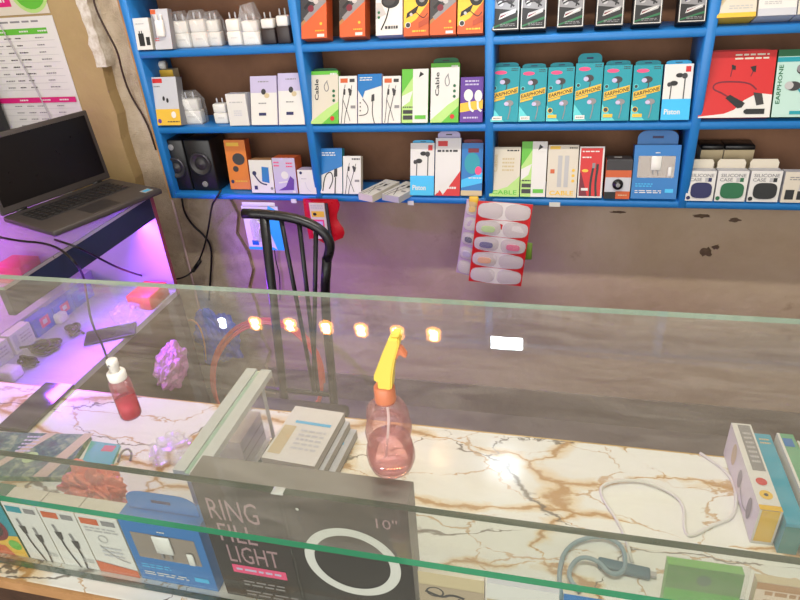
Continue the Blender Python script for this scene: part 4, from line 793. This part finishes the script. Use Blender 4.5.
# bags
def crumple(name, label, c, s, m, seed, cat='bag', amp=.16, group=None, flat=.0):
    from mathutils import noise
    bm = bmesh.new(); bmesh.ops.create_icosphere(bm, subdivisions=5, radius=1); off = Vector((seed*3.7, seed*1.3, seed*2.1))
    for v in bm.verts:
        n_ = v.co.copy(); f = 1-amp*.5+amp*sum(abs(noise.noise(n_*k+off))*w_ for k, w_ in ((1.5, .9), (3.0, .55), (6.5, .22)))
        v.co = Vector((n_.x*f*s[0], n_.y*f*s[1], max(n_.z, -.72)*f*s[2]))
    z0 = min(v.co.z for v in bm.verts)
    for v in bm.verts: v.co.z -= z0; v.co += Vector(c)
    mb = MB(); mb.addbm(bm, m, False); return quick(name, label, cat, mb, group)
crumple('blue_hanging_bag', 'crumpled blue plastic bag hanging on the wall beside the coral cable coil', (-1.17, 1.695, .17), (.085, .032, .13), mat('film_blue', (70, 100, 235), .25), 3, amp=.6)
p = onZ(150, 305, SZF); quick('red_carton', 'orange-red carton at the open edge of the side counter shelf', 'box', MB().rbox((SX-.085, 1.375, SZF+.0006), (SX-.006, 1.475, SZF+.045), mat('carton_coral', (226, 70, 60), .5), .002, 1))
crumple('clear_bag', 'cloudy clear plastic bag in front of the orange-red carton', (SX-.048, 1.315, SZF+.0008), (.042, .045, .03), BAG, 12, amp=.5)
crumple('pink_hanging_bag', 'pale pink plastic bag hanging below the edge of the side counter', (-1.106, 1.33, .36), (.034, .075, .075), mat('film_pink', (226, 150, 210), .3), 21, amp=.45)
# ================================================================== CABLES ON THE WALL
def cable(name, label, pts, r, m, group=None): return quick(name, label, 'cable', MB().tube(pts, r, m, 8), group)
GW = 'black cables'
CB = mat('cable_black', (18, 16, 20), .4)
cable('wall_cable', 'thin dark cable running down the cement beside the shelf', [onY(x, y, Y_) for x, y, Y_ in ((91, -14, 1.69), (95, 8, 1.69), (107, 32, 1.692), (118, 52, 1.70), (122, 72, 1.72), (130, 95, 1.735), (147, 122, 1.739), (156, 150, 1.739))], .003, mat('cable_brown', (58, 38, 30), .5))
Z1 = SZT
cable('power_cable', 'black cable dropping from the laptop over the side counter rail toward the violet shelf', [onZ(-6, 236, Z1+.006), onZ(18, 241, Z1+.006), onZ(45, 243, Z1+.006), onZ(62, 250, Z1+.005), onZ(75, 262, Z1+.005), onX(84, 276, SX+.008), onX(87, 300, SX+.008), onX(92, 325, SX+.006), onX(104, 348, SX+.004), onX(109, 366, SX+.004)], .003, CB, GW)
cable('power_cable', 'black cable from the laptop across the rail to the plug by the wall', [onZ(55, 240, Z1+.006), onZ(75, 246, Z1+.006), onX(95, 256, SX+.008), onX(118, 268, SX+.012), onY(145, 277, 1.56), onY(172, 280.5, 1.62), onY(188, 276, 1.68), onY(196, 267, 1.70)], .003, CB, GW)
cable('speaker_cable', 'black cable looping under the shelf from the left speaker', [onY(182, 199, 1.70), onY(184, 212, 1.72), onY(192, 225, 1.73), onY(205, 236, 1.73), onY(212, 248, 1.73), onY(211, 270, 1.73), onY(209, 300, 1.73)], .0035, CB, GW)
cable('speaker_cable', 'straight black cable under the shelf ending in a plug', [onY(221, 190, 1.59), onY(216, 199, 1.592), onY(212, 204, 1.592), onY(209, 225, 1.70), onY(205, 245, 1.72), onY(199, 261, 1.715)], .003, CB, GW)
A = onY(193, 271, 1.70); B = onY(200, 261, 1.70); quick('inline_plug', 'black inline plug where two cables meet by the wall', 'plug', MB().tube([A, B], .007, PLASTK, 10, smooth_iter=0))
cable('hanging_wire', 'thin black wire dangling on the wall behind the chair', [onY(274, 247, 1.745), onY(276, 262, 1.75), (onY(280, 276, 1.75)), onY(280, 300, 1.75)], .0018, CB)
cable('conduit', 'thin pale conduit running down the wall under the shelf end', [onY(172, 200, 1.735), onY(182, 238, 1.735), onY(190, 270, 1.735), onY(197, 300, 1.735), onY(203, 330, 1.735), Vector((onY(203, 330, 1.735).x, 1.735, .003))], .004, mat('conduit_pale', (216, 190, 190), .4))
cable('hanging_wire', 'peach wire looping up over the blue bag', [onY(163, 368, 1.62), onY(169, 358, 1.62), onY(177, 345, 1.62), onY(181, 327, 1.62), onY(190, 318, 1.62), onY(200, 326, 1.62), onY(205, 345, 1.62), onY(206, 360, 1.62)], .003, mat('cable_peach', (226, 160, 120), .4))
# ================================================================== ON THE GLASS TOP
# pink spray bottle
sb = onZ(390, 474, ZG); BY = sb.y+.012; b = empty('spray_bottle', (sb.x, BY, ZG+.0008), 'pink clear spray bottle with yellow trigger head on the glass counter', 'spray bottle')
def bl_(px, py): p = onY(px, py, BY); return p.x-sb.x, p.z-ZG
PK = bpy.data.materials.new('pink_clear_plastic'); PK.use_nodes = True; nt = PK.node_tree; nt.nodes.clear()
def tinted(m, tint, dcol, dfac, rough=.08, refl=1.2):
    nt = m.node_tree; N = nt.nodes.new; L = nt.links.new; out = N('ShaderNodeOutputMaterial'); tr = N('ShaderNodeBsdfTransparent'); tr.inputs[0].default_value = (*tint, 1); gl = N('ShaderNodeBsdfGlossy'); gl.inputs['Roughness'].default_value = rough
    fr = N('ShaderNodeLayerWeight'); fr.inputs['Blend'].default_value = .35; mu = N('ShaderNodeMath'); mu.operation = 'MULTIPLY'; mu.inputs[1].default_value = .5*refl; L(fr.outputs['Fresnel'], mu.inputs[0])
    df = N('ShaderNodeBsdfDiffuse'); df.inputs[0].default_value = (*dcol, 1); x1 = N('ShaderNodeMixShader'); x1.inputs[0].default_value = dfac; L(tr.outputs[0], x1.inputs[1]); L(df.outputs[0], x1.inputs[2])
    x2 = N('ShaderNodeMixShader'); L(mu.outputs[0], x2.inputs[0]); L(x1.outputs[0], x2.inputs[1]); L(gl.outputs[0], x2.inputs[2]); L(x2.outputs[0], out.inputs[0])
tinted(PK, (.98, .90, .90), lin((232, 170, 166)), .12)
zc0, zc1 = bl_(386, 399)[1], bl_(386, 386)[1]; hs = zc0/.137
prof = [(r, z*hs) for r, z in ((.012, 0), (.022, .001), (.0255, .006), (.0285, .02), (.0290, .034), (.0270, .047), (.0245, .054), (.0258, .061), (.0275, .073), (.0268, .084), (.0238, .091), (.0246, .098), (.0245, .110), (.0222, .122), (.0150, .131), (.0115, .137))]
k = MB(); n = 40; vs = []; 
sub = []
for i in range(len(prof)-1):
    for q in range(3): f = q/3; sub.append((prof[i][0]*(1-f)+prof[i+1][0]*f, prof[i][1]*(1-f)+prof[i+1][1]*f))
sub.append(prof[-1])
for r, z in sub:
    for j in range(n):
        a = 2*math.pi*j/n; tw = 1+.045*math.sin(3*a+z*95)*max(0, math.sin(min(1, z/.12)*math.pi)); vs.append((r*tw*math.cos(a), r*tw*math.sin(a), z))
k.add(vs, [(i*n+j, i*n+(j+1) % n, (i+1)*n+(j+1) % n, (i+1)*n+j) for i in range(len(sub)-1) for j in range(n)]+[tuple(reversed(range(n)))], PK, True); k.build('bottle', b)
LQ = bpy.data.materials.new('pink_liquid'); LQ.use_nodes = True; LQ.node_tree.nodes.clear(); tinted(LQ, (.985, .87, .86), lin((230, 156, 148)), .14)
MB().lathe([(.020, .003), (.0245, .008), (.0268, .02), (.0272, .034), (.0255, .044)], LQ, 28).build('liquid', b)
COR = mat('collar_orange', (206, 124, 88), .4); YH_ = mat('sprayer_yellow', (236, 208, 92), .35)
k = MB(); k.lathe([(.0118, zc0-.003), (.0122, zc0), (.0120, zc1-.002), (.0108, zc1), (.009, zc1+.001)], COR, 28); k.build('collar', b)
h = empty('trigger_head', (0, 0, 0), None, None); h.parent = b
def prism(pts, y0, y1, m, bev=.0016):
    mb = MB(); n = len(pts); bm = bmesh.new(); va = [bm.verts.new((x, y0, z)) for x, z in pts]; vb = [bm.verts.new((x, y1, z)) for x, z in pts]
    bm.faces.new(va); bm.faces.new(list(reversed(vb)))
    for i in range(n): bm.faces.new((va[i], vb[i], vb[(i+1) % n], va[(i+1) % n]))
    bmesh.ops.recalc_face_normals(bm, faces=bm.faces[:]); bmesh.ops.bevel(bm, geom=bm.edges[:], offset=bev, segments=2, affect='EDGES'); mb.addbm(bm, m, False); return mb
prism([bl_(*p) for p in ((379.5, 387), (393, 387), (394, 370), (396, 358), (401, 341), (400, 336), (390, 336), (384, 350), (378, 366), (375, 374), (376, 379), (379, 378))], -.008, .008, YH_).build('sprayer_body', h)
prism([bl_(*p) for p in ((390.5, 335.8), (399.5, 335.8), (401, 331.5), (394, 331))], -.0055, .0055, YH_, .001).build('nozzle', h)
prism([bl_(*p) for p in ((395, 358), (398.5, 346), (402, 347), (407.5, 355), (406, 357.5), (400, 353.5), (397, 359))], -.004, .004, COR, .001).build('trigger', h)
MB().tube([(0, 0, zc0), (.003, 0, .08), (-.008, .004, .012)], .0018, WHITE, 6).build('dip_tube', b)
# small pink bottle
pb = onZ(128, 420, ZG); PBS = .92
b = empty('pump_bottle', (pb.x, pb.y+.009, ZG+.0008), 'small red-pink bottle with white spray cap on the glass counter', 'bottle')
PR = bpy.data.materials.new('rose_clear_plastic'); PR.use_nodes = True; PR.node_tree.nodes.clear(); tinted(PR, (.97, .86, .88), lin((220, 160, 166)), .2)
RL = bpy.data.materials.new('red_liquid'); RL.use_nodes = True; RL.node_tree.nodes.clear(); tinted(RL, (.95, .45, .5), lin((226, 60, 76)), .5)
MB().lathe([(.010, 0), (.0135, .001), (.0145, .004), (.0145, .060), (.0135, .066), (.0105, .071), (.0095, .074)], PR, 28).build('bottle', b)
MB().lathe([(.0125, .002), (.0137, .004), (.0137, .034)], RL, 28).build('liquid', b)
MB().lathe([(.0118, .070), (.0122, .072), (.0122, .082), (.0105, .084), (.007, .0845)], PLASTW, 24).build('cap', b)
k = MB().lathe([(.0065, .084), (.0065, .094), (.0075, .095), (.0075, .103), (.006, .105)], PLASTW, 20); k.lathe([(.0015, .006), (.0015, .0095)], GREY, 8, Matrix.Translation((0, 0, .099))@Matrix.Rotation(math.pi/2, 4, 'X')); k.build('spray_button', b)
b.scale = (1, 1, PBS)
# ================================================================== ON THE MARBLE SHELF
q = [onZ(x, y, ZM) for x, y in ((45, 386), (74, 389), (28, 434), (0, 415))]
e = (q[2]-q[1]); yaw = math.atan2(e.y, e.x)+math.pi/2; ux_ = Vector((math.cos(yaw), math.sin(yaw), 0)); o = empty('smartphone', (q[2].x-ux_.x*.076, q[2].y-ux_.y*.076, ZM+.0005), 'large dark smartphone lying on the marble by the side counter', 'phone', rz=yaw)
MB().rbox((0, 0, 0), (.076, .155, .008), PLASTK, .004, 2).build('body', o); MB().box((.003, .003, .008), (.073, .152, .0085), mat('phone_screen', (24, 20, 40), .1)).build('screen', o)
# leaflets on the left: green notes and a teal packet
def leaflet(name, label, pts, z, th, m, artf=None, cat='leaflet', group=None):
    mb = MB(); P_ = [onZ(x, y, z) for x, y in pts]; n = len(P_); v = [p.to_tuple() for p in P_]
    mb.add([(x, y, z) for x, y, _ in v]+[(x, y, z+th) for x, y, _ in v], [tuple(reversed(range(n))), tuple(range(n, 2*n))]+[(i, (i+1) % n, n+(i+1) % n, n+i) for i in range(n)], m)
    if artf:
        A, B, D_ = Vector(v[0]), Vector(v[1]), Vector(v[-1]); A.z = B.z = D_.z = z+th; mb.art(A, B-A, (D_-A)-(B-A).normalized()*(D_-A).dot((B-A).normalized()), (B-A).length, (D_-A).length, .0003); artf(mb)
    return quick(name, label, cat, mb, group)
NOTE = noise_mat('banknote_green', [(.35, (18, 62, 46)), (.5, (50, 108, 80)), (.64, (140, 164, 112))], 55, .6, .1)
leaflet('printed_leaflet', 'dark green patterned leaflet with yellow stripe at the far left of the marble', [(-40, 480), (64, 482), (92, 439), (-10, 436)], ZM+.0005, .012, NOTE, lambda a: (a.poly([(.72, 0), (.86, 0), (1, .96), (.9, .96)], KRAFT), a.poly([(.2, .1), (.3, .1), (.62, .95), (.52, .95)], KRAFT), a.ell(.55, .4, .07, LGREEN, ry=.12), a.fine(.35, .5, .5, .9, 5, GREYW)))
o = leaflet('teal_packet', 'small teal packet with an orange label beside the green leaflet', [(82, 466), (112, 468), (121, 447), (92, 443)], ZM+.0005, .006, mat('packet_teal', (60, 170, 150), .4), lambda a: a.rect(.3, .55, .7, .8, ORANGE), 'packet')
cable('wire_loop', 'small dark wire loop beside the teal packet on the marble', [onZ(118, 462, ZM+.003), onZ(121, 452, ZM+.01), onZ(128, 448, ZM+.02), onZ(132, 453, ZM+.015), onZ(130, 461, ZM+.003)], .0022, GREY)
p = onZ(95, 492, ZM+.03)
crumple('clear_bag', 'crinkled clear bag on the marble between leaflet and glass divider', (onZ(168, 455, ZM).x+.01, onZ(168, 455, ZM).y, ZM+.0008), (.042, .038, .018), BAG, 33, amp=.6)
crumple('red_wrapper', 'crumpled orange-red wrapper behind the cable boxes', (-.725, .60, ZM+.0008), (.060, .03, .05), mat('film_coral', (232, 126, 102), .35), 41, amp=.65, cat='wrapper')
crumple('orange_wrapper', 'small orange-yellow wrapper between red wrapper and blue charger box', (-.672, .553, ZM+.0008), (.03, .014, .045), mat('film_amber', (226, 166, 90), .35), 44, amp=.6, cat='wrapper')
# white carton and booklets behind the ring light box
k = MB(); k.box((-.062, 0, 0), (0, .085, .066), WHITE, top=OFFW, side=GREYW); k.art((0, 0, 0), (0, 1, 0), (0, 0, 1), .085, .066).rect(0, .3, 1, .34, GREY).rect(0, .62, 1, .66, GREY)
quick('white_carton', 'small white carton with grey ridged side beside the glass divider', 'box', k, M=Matrix.Translation((-.512, .725, ZM+.0006)))
yb_ = .70
for i, (dx, dz, hh, lb, tm) in enumerate(((0, 0, .02, 'lowest booklet of the white stack behind the ring light box', GREYW), (-.012, .0205, .018, 'middle booklet of the white stack behind the ring light box', GREYW), (-.02, .039, .02, 'top white booklet with brown strip behind the ring light box', WHITE))):
    mb = MB(); mb.box((0, 0, 0), (.1, .14, hh), mat('page_grey', (176, 170, 160), .7), top=tm); mb.art((0, 0, hh), (1, 0, 0), (0, 1, 0), .1, .14)
    mb.rect(.04, .1, .28, .62, KRAFT).rect(.2, .68, .9, .73, SKY).fine(.4, .2, .9, .6, 5, GREYW)
    mb.art((.1, 0, 0), (0, 1, 0), (0, 0, 1), .14, hh).rect(0, .1, 1, .2, DARK).rect(0, .5, 1, .56, GREY).rect(0, .8, 1, .86, GREY)
    quick('booklet', lb, 'booklet', mb, 'white booklets behind the ring light box', Matrix.Translation((-.444+dx, .705, ZM+.0006+dz))@Matrix.Rotation(-.06, 4, 'Z'))
# ---- boxes standing behind the front glass
YF = .490
def stand(name, label, cat, x0, x1, h, d, base, sides, lean=0, group=None, y=YF, z=ZM, top=None):
    c = Carton.__new__(Carton); c.name, c.label, c.cat, c.group = name, label, cat, group; c.w = x1-x0; c.h = h; c.d = d; c.lean = math.radians(lean); c.M = frame_at(Vector((x0, y, z+.0006)), c.lean)
    c.mb = MB(); c.mb.box((0, 0, 0), (c.w, d, h), sides, front=base, top=top or sides, side=sides); c.mb.art((0, 0, 0), (1, 0, 0), (0, 0, 1), c.w, h); c.kids = []; return c
c = stand('ring_light_box', 'big black RING FILL LIGHT box with white ring behind the front glass', 'light box', -.432, -.146, .240, .036, mat('carton_black', (26, 25, 26), .35), mat('carton_grey', (120, 116, 110), .5))
a = c.mb; INKP = mat('ink_rosegrey', (160, 128, 134), .5); a.text('RING', .045, .68, .295, .845, INKP, bold=False).text('FILL', .065, .505, .255, .65, INKP, bold=False).text('LIGHT', .08, .33, .345, .475, INKP, bold=False); a.rect(.08, .235, .365, .305, PINK); a.fine(.1, .25, .34, .29, 1, LILAC)
a.text('10"', .855, .80, .95, .875, INKP, bold=False); a.ring(.717, .49, .228, WHITE, .79, n=64); a.ell(.73, .1, .03, GREY)
a.fine(.12, .12, .34, .18, 2, GREY); a.fine(.12, .03, .4, .09, 2, GREY); a.ell(.5, .86, .008, WHITE)
c.done()
G4 = 'boxes behind the front glass'
cabl = [(-.778, -.716, 'white lightning cable box with teal header, leftmost of three at front', TEAL), (-.714, -.650, 'white cable box with orange header, middle of three at the front glass', ORANGE), (-.648, -.578, 'white cable box with orange header and foot beside the blue charger box', ORANGE)]
for i, (x0, x1, lb, hd) in enumerate(cabl):
    c = stand('cable_box', lb, 'cable box', x0, x1, .128, .03, WHITE, OFFW, group=G4); a = c.mb
    a.rect(.06, .85, .5, .95, hd).rect(.58, .86, .9, .94, GREY)
    if i < 2:
        for bx, by in ((.28, .62), (.66, .5)):
            a.poly([(bx-.1, by), (bx+.1, by), (bx+.07, by-.13), (bx-.05, by-.13)], DARK); a.line([(bx-.02, by), (bx-.05, by+.12)], .07, GREY); a.line([(bx, by-.12), (bx+.03, by-.3), (bx+.2 if bx < .5 else bx, .0)], .05, DARK)
        a.fine(.65, .12, .95, .2, 2, LGREY)
    else: a.fine(.1, .72, .9, .82, 2, LGREY).ring(.45, .62, .12, LGREY, .8).poly([(0, 0), (1, 0), (1, .12), (0, .2)], ORANGE).fine(.3, .3, .8, .5, 3, GREYW).line([(.3, .5), (.6, .3), (.9, .25)], .03, LGREY)
    c.done()
c = stand('gadget_box', 'teal, red and yellow printed box at the left edge of the front glass', 'box', -.90, -.782, .125, .035, TEAL, DGREEN, group=G4); c.mb.poly([(0, 0), (1, 0), (1, .4), (.6, .35), (.4, .1), (0, .1)], YEL).ell(.62, .5, .26, DRED).ell(.64, .5, .17, BLACK).ell(.88, .22, .1, GREEN).poly([(0, 0), (.8, 0), (.7, .18), (0, .2)], ORANGE); c.done()
c = stand('charger_box', 'blue charger box with window behind the front glass, left of the ring light box', 'charger box', -.575, -.447, .135, .04, BLUE, BLUE, group=G4); charger_carton(c); c.done()
# low boxes at the right of the ring light box
c = stand('earbud_box', 'low cream box with black swirl lettering right of the ring light box', 'box', -.140, -.056, .122, .012, KRAFT, OFFW, group=G4); a = c.mb; a.rect(0, .0, 1, .8, mat('paper_taupe', (170, 152, 128), .6)).ring(.25, .7, .14, DARK, .8, ry=.08).line([(.1, .7), (.35, .62), (.5, .7), (.7, .66)], .05, DARK).fine(.6, .6, .95, .66, 1, DARK); c.done()
c = stand('earbud_box', 'low white box with dark lettering, second right of the ring light box', 'box', -.053, .034, .120, .012, WHITE, GREYW, group=G4); a = c.mb; a.rect(0, 0, 1, .75, KRAFT).line([(.2, .7), (.5, .78), (.8, .7)], .05, DARK).fine(.2, .5, .9, .6, 2, DARK); c.done()
c = stand('earbud_box', 'white box with blue edge and dark picture under the flat connector', 'box', .040, .12, .106, .012, WHITE, BLUE, group=G4); a = c.mb; a.ring(.6, .8, .2, DARK, .6, ry=.12).rect(0, 0, .1, 1, BLUE); c.done()
# green pouch and clear pouches
c = stand('green_pouch', 'bright green pack with a hang hole in a clear pouch at the front right', 'packet', .152, .232, .172, .012, mat('ink_vivid_green', (52, 172, 20), .4), GREEN, lean=8)
c.mb.rect(0, .8, 1, 1, mat('ink_grass', (44, 128, 22), .4)).ell(.5, .9, .1, DGREEN); w, h = c.w, c.h
k = MB(); k.box((-.004, -.003, 0), (w+.004, -.0018, h+.014), WINDOW); c.part('clear_pouch', k); c.done()
c = stand('clear_pouch', 'clear pouch with brown edge right of the green pack', 'packet', .246, .34, .165, .012, mat('pouch_rose', (214, 190, 170), .5), KRAFT, lean=8); c.mb.fine(.1, .5, .6, .95, 6, BROWN).rect(0, .94, 1, 1, BROWN).rect(.6, .3, .95, .9, GREYW); c.done()
p = onZ(788, 556, ZM+.04); quick('teal_clip', 'small dark teal clip near the front right corner of the counter', 'clip', MB().rbox((.27, .56, ZM+.0006), (.32, .60, ZM+.02), mat('plastic_teal', (40, 110, 106), .4), .005, 2))
# ---- cables on marble
def mcable(name, label, pts, r, m, dz=0): return cable(name, label, [onZ(x, y, ZM+r*1.05+z)+Vector((0, 0, 0)) for x, y, z in pts], r, m)
mcable('white_cable', 'white cable curving across the marble at the right', [(632, 562, .0), (624, 530, 0), (598, 492, 0), (606, 482, .004), (640, 479, .004), (672, 492, .002), (685, 506, 0), (684, 530, 0), (690, 538, 0), (715, 524, 0), (735, 518, 0), (737, 490, .0), (726, 470, 0), (700, 453, 0)], .0026, PLASTW)
mcable('blue_cable', 'pale blue-grey cable looped behind the front glass', [(562, 600, 0), (558, 575, 0), (566, 545, .002), (600, 534, .004), (624, 545, .006), (626, 572, .004), (610, 575, .006), (598, 560, .008), (578, 556, .008), (566, 575, .006), (580, 592, 0)], .0034, mat('cable_bluegrey', (128, 158, 168), .4))
A = onZ(597, 570, ZM); B = onZ(650, 582, ZM); dd = B-A; o = empty('flat_connector', (A.x, A.y, ZM+.0006), 'dark teal flat connector on the marble at the end of the blue cable', 'connector', rz=math.atan2(dd.y, dd.x))
MB().rbox((0, 0, 0), (dd.length, .018, .009), mat('plastic_petrol', (50, 104, 122), .4), .003, 2).build('shell', o); MB().box((dd.length, .005, .002), (dd.length+.008, .013, .007), LGREY).build('plug', o)
# ---- boxes lying on edge at the right
def edge_box(name, label, x0, x1, y0, y1, z1, base, top, art_top=None, art_left=None, art_front=None, group='boxes on edge at the right of the marble', yaw=0):
    W_, L_, H_ = x1-x0, y1-y0, z1-ZM; mb = MB(); mb.box((0, 0, 0), (W_, L_, H_), base, top=top)
    if art_top: mb.art((0, 0, H_), (1, 0, 0), (0, 1, 0), W_, L_); art_top(mb)
    if art_left: mb.art((0, L_, 0), (0, -1, 0), (0, 0, 1), L_, H_); art_left(mb)
    if art_front: mb.art((0, 0, 0), (1, 0, 0), (0, 0, 1), W_, H_); art_front(mb)
    return quick(name, label, 'box', mb, group, Matrix.Translation((x0, y0, ZM+.0006))@Matrix.Rotation(yaw, 4, 'Z'))
edge_box('earphone_box', 'white box with grey panel, red and yellow dots, lying on edge', .314, .344, .712, .90, .760, WHITE, WHITE,
         lambda a: (a.rect(.28, .42, .9, .98, GREY), a.fine(.4, .5, .8, .9, 7, LGREY), a.ell(.5, .3, .26, RED), a.ell(.5, .16, .3, YEL), a.ell(.5, .16, .1, DARK), a.rect(0, 0, 1, .05, YEL)),
         lambda a: (a.ell(.25, .6, .06, KRAFT, ry=.3), a.ell(.5, .5, .05, GREY, ry=.25), a.ell(.82, .5, .05, GREY, ry=.3), a.line([(.5, .5), (.6, .3), (.7, .2), (.82, .35)], .012, GREY)),
         lambda a: a.rect(.1, .08, .9, 1, YEL))
edge_box('teal_box', 'bright blue-teal box lying on edge beside the white dotted box', .347, .372, .70, .888, .752, mat('carton_cyan', (20, 150, 176), .4), mat('carton_cyan', (20, 150, 176), .4), lambda a: a.fine(.2, .86, .8, .95, 2, KRAFT), None, lambda a: a.rect(0, 0, 1, .9, mat('carton_teal_dark', (30, 120, 116), .5)))
edge_box('green_box', 'green box with white edge lying on edge, third from the white dotted box', .378, .402, .69, .882, .762, WHITE, mat('carton_leaf', (96, 160, 120), .5), lambda a: (a.rect(0, 0, .16, 1, WHITE), a.rect(.2, .84, .8, .94, BLUE)))
edge_box('green_box', 'pale green box at the right edge of the marble, fourth on edge', .405, .436, .68, .87, .760, LGREEN, mat('carton_sage', (130, 182, 124), .5), lambda a: (a.rect(0, 0, .08, 1, WHITE), a.fine(.3, .3, .8, .7, 4, LGREEN)))
# ================================================================== LIGHTS
WARM = mat('led_warm', (255, 206, 140), .4, emit=110); HALO = mat('led_halo_amber', (255, 160, 70), .4, emit=22); COOL = mat('led_cool', (225, 240, 255), .4, emit=110)
def mirror(px, py, Y):
    p = onZ(px, py, ZG); d = ray(px, py); d = Vector((d.x, d.y, -d.z)); return p+d*((Y-p.y)/d.y)
LY = YS-.012
spots = [(222, 320.5), (255, 321), (290, 322.5), (326, 325), (361, 327.5), (397, 330), (433.5, 332)]
for i, (px, py) in enumerate(spots):
    p = mirror(px, py, LY); o = empty('led_spot', p, '%s from the left of six warm LED spots on the shelf edge' % ['', 'first', 'second', 'third', 'fourth', 'fifth', 'last'][i] if i else 'small cool white LED spot at the left end of the row of warm spots', 'lamp', 'LED spots along the upper shelf edge')
    k = MB().rbox((-.026, .001, -.019), (.026, .0118, .019), PLASTW, .003, 1); k.build('housing', o)
    s_ = 1 if i else .6
    Mx = Matrix.Rotation(math.pi/2, 4, 'X'); MB().lathe([(.018*s_, 0), (.018*s_, .002), (.016*s_, .004), (.010*s_, .0045)], HALO if i else COOL, 18, Mx, cap=False, sx=1.35).build('lens', o); MB().lathe([(.011*s_, .0044), (.009*s_, .0056), (.0005, .006)], WARM if i else COOL, 18, Mx, cap=False, sx=1.35).build('diode', o)  # wide amber lens ring paints the glow halo around each warm diode
pa, pb_ = mirror(491, 339.5, LY), mirror(523, 341, LY); pc = (pa+pb_)/2
o = empty('led_bar', pc, 'short cool white LED bar on the upper shelf edge', 'lamp'); hw = (pb_.x-pa.x)/2
MB().rbox((-hw-.01, .001, -.016), (hw+.01, .0118, .016), PLASTW, .003, 1).build('housing', o); MB().rbox((-hw, -.006, -.011), (hw, .0008, .011), COOL, .004, 2).build('diffuser', o)
# ceiling tube lamp that lights the shop
TL = (-.15, .62, 2.66)
o = empty('tube_lamp', TL, 'white ceiling tube lamp above the counter', 'lamp'); MB().rbox((-.62, -.03, .02), (.62, .03, .09), PLASTW, .006, 2).build('housing', o); MB().lathe([(.013, -.6), (.013, .6)], mat('tube_glow', (255, 244, 226), .4, emit=6), 14, Matrix.Rotation(math.pi/2, 4, 'Y')).build('tube', o)
area('tube_light', (TL[0], TL[1], TL[2]-.03), (0, 0, 0), 1.2, .06, 22, (1, .95, .87))
# daylight from the open shop front
area('street_daylight', (-.5, -1.7, 1.35), (math.radians(90), 0, 0), 4.2, 2.2, 60, (1, .975, .935))
w = bpy.data.worlds.new('world'); S.world = w; w.use_nodes = True; bg = w.node_tree.nodes['Background']; bg.inputs[0].default_value = (1, .96, .9, 1); bg.inputs[1].default_value = .6
S.view_settings.view_transform = 'Standard'; S.view_settings.look = 'None'; S.view_settings.gamma = 1; S.view_settings.exposure = .42; S.view_settings.use_curve_mapping = False
S.cycles.transparent_max_bounces = 24; S.cycles.max_bounces = 10; S.cycles.sample_clamp_indirect = 6
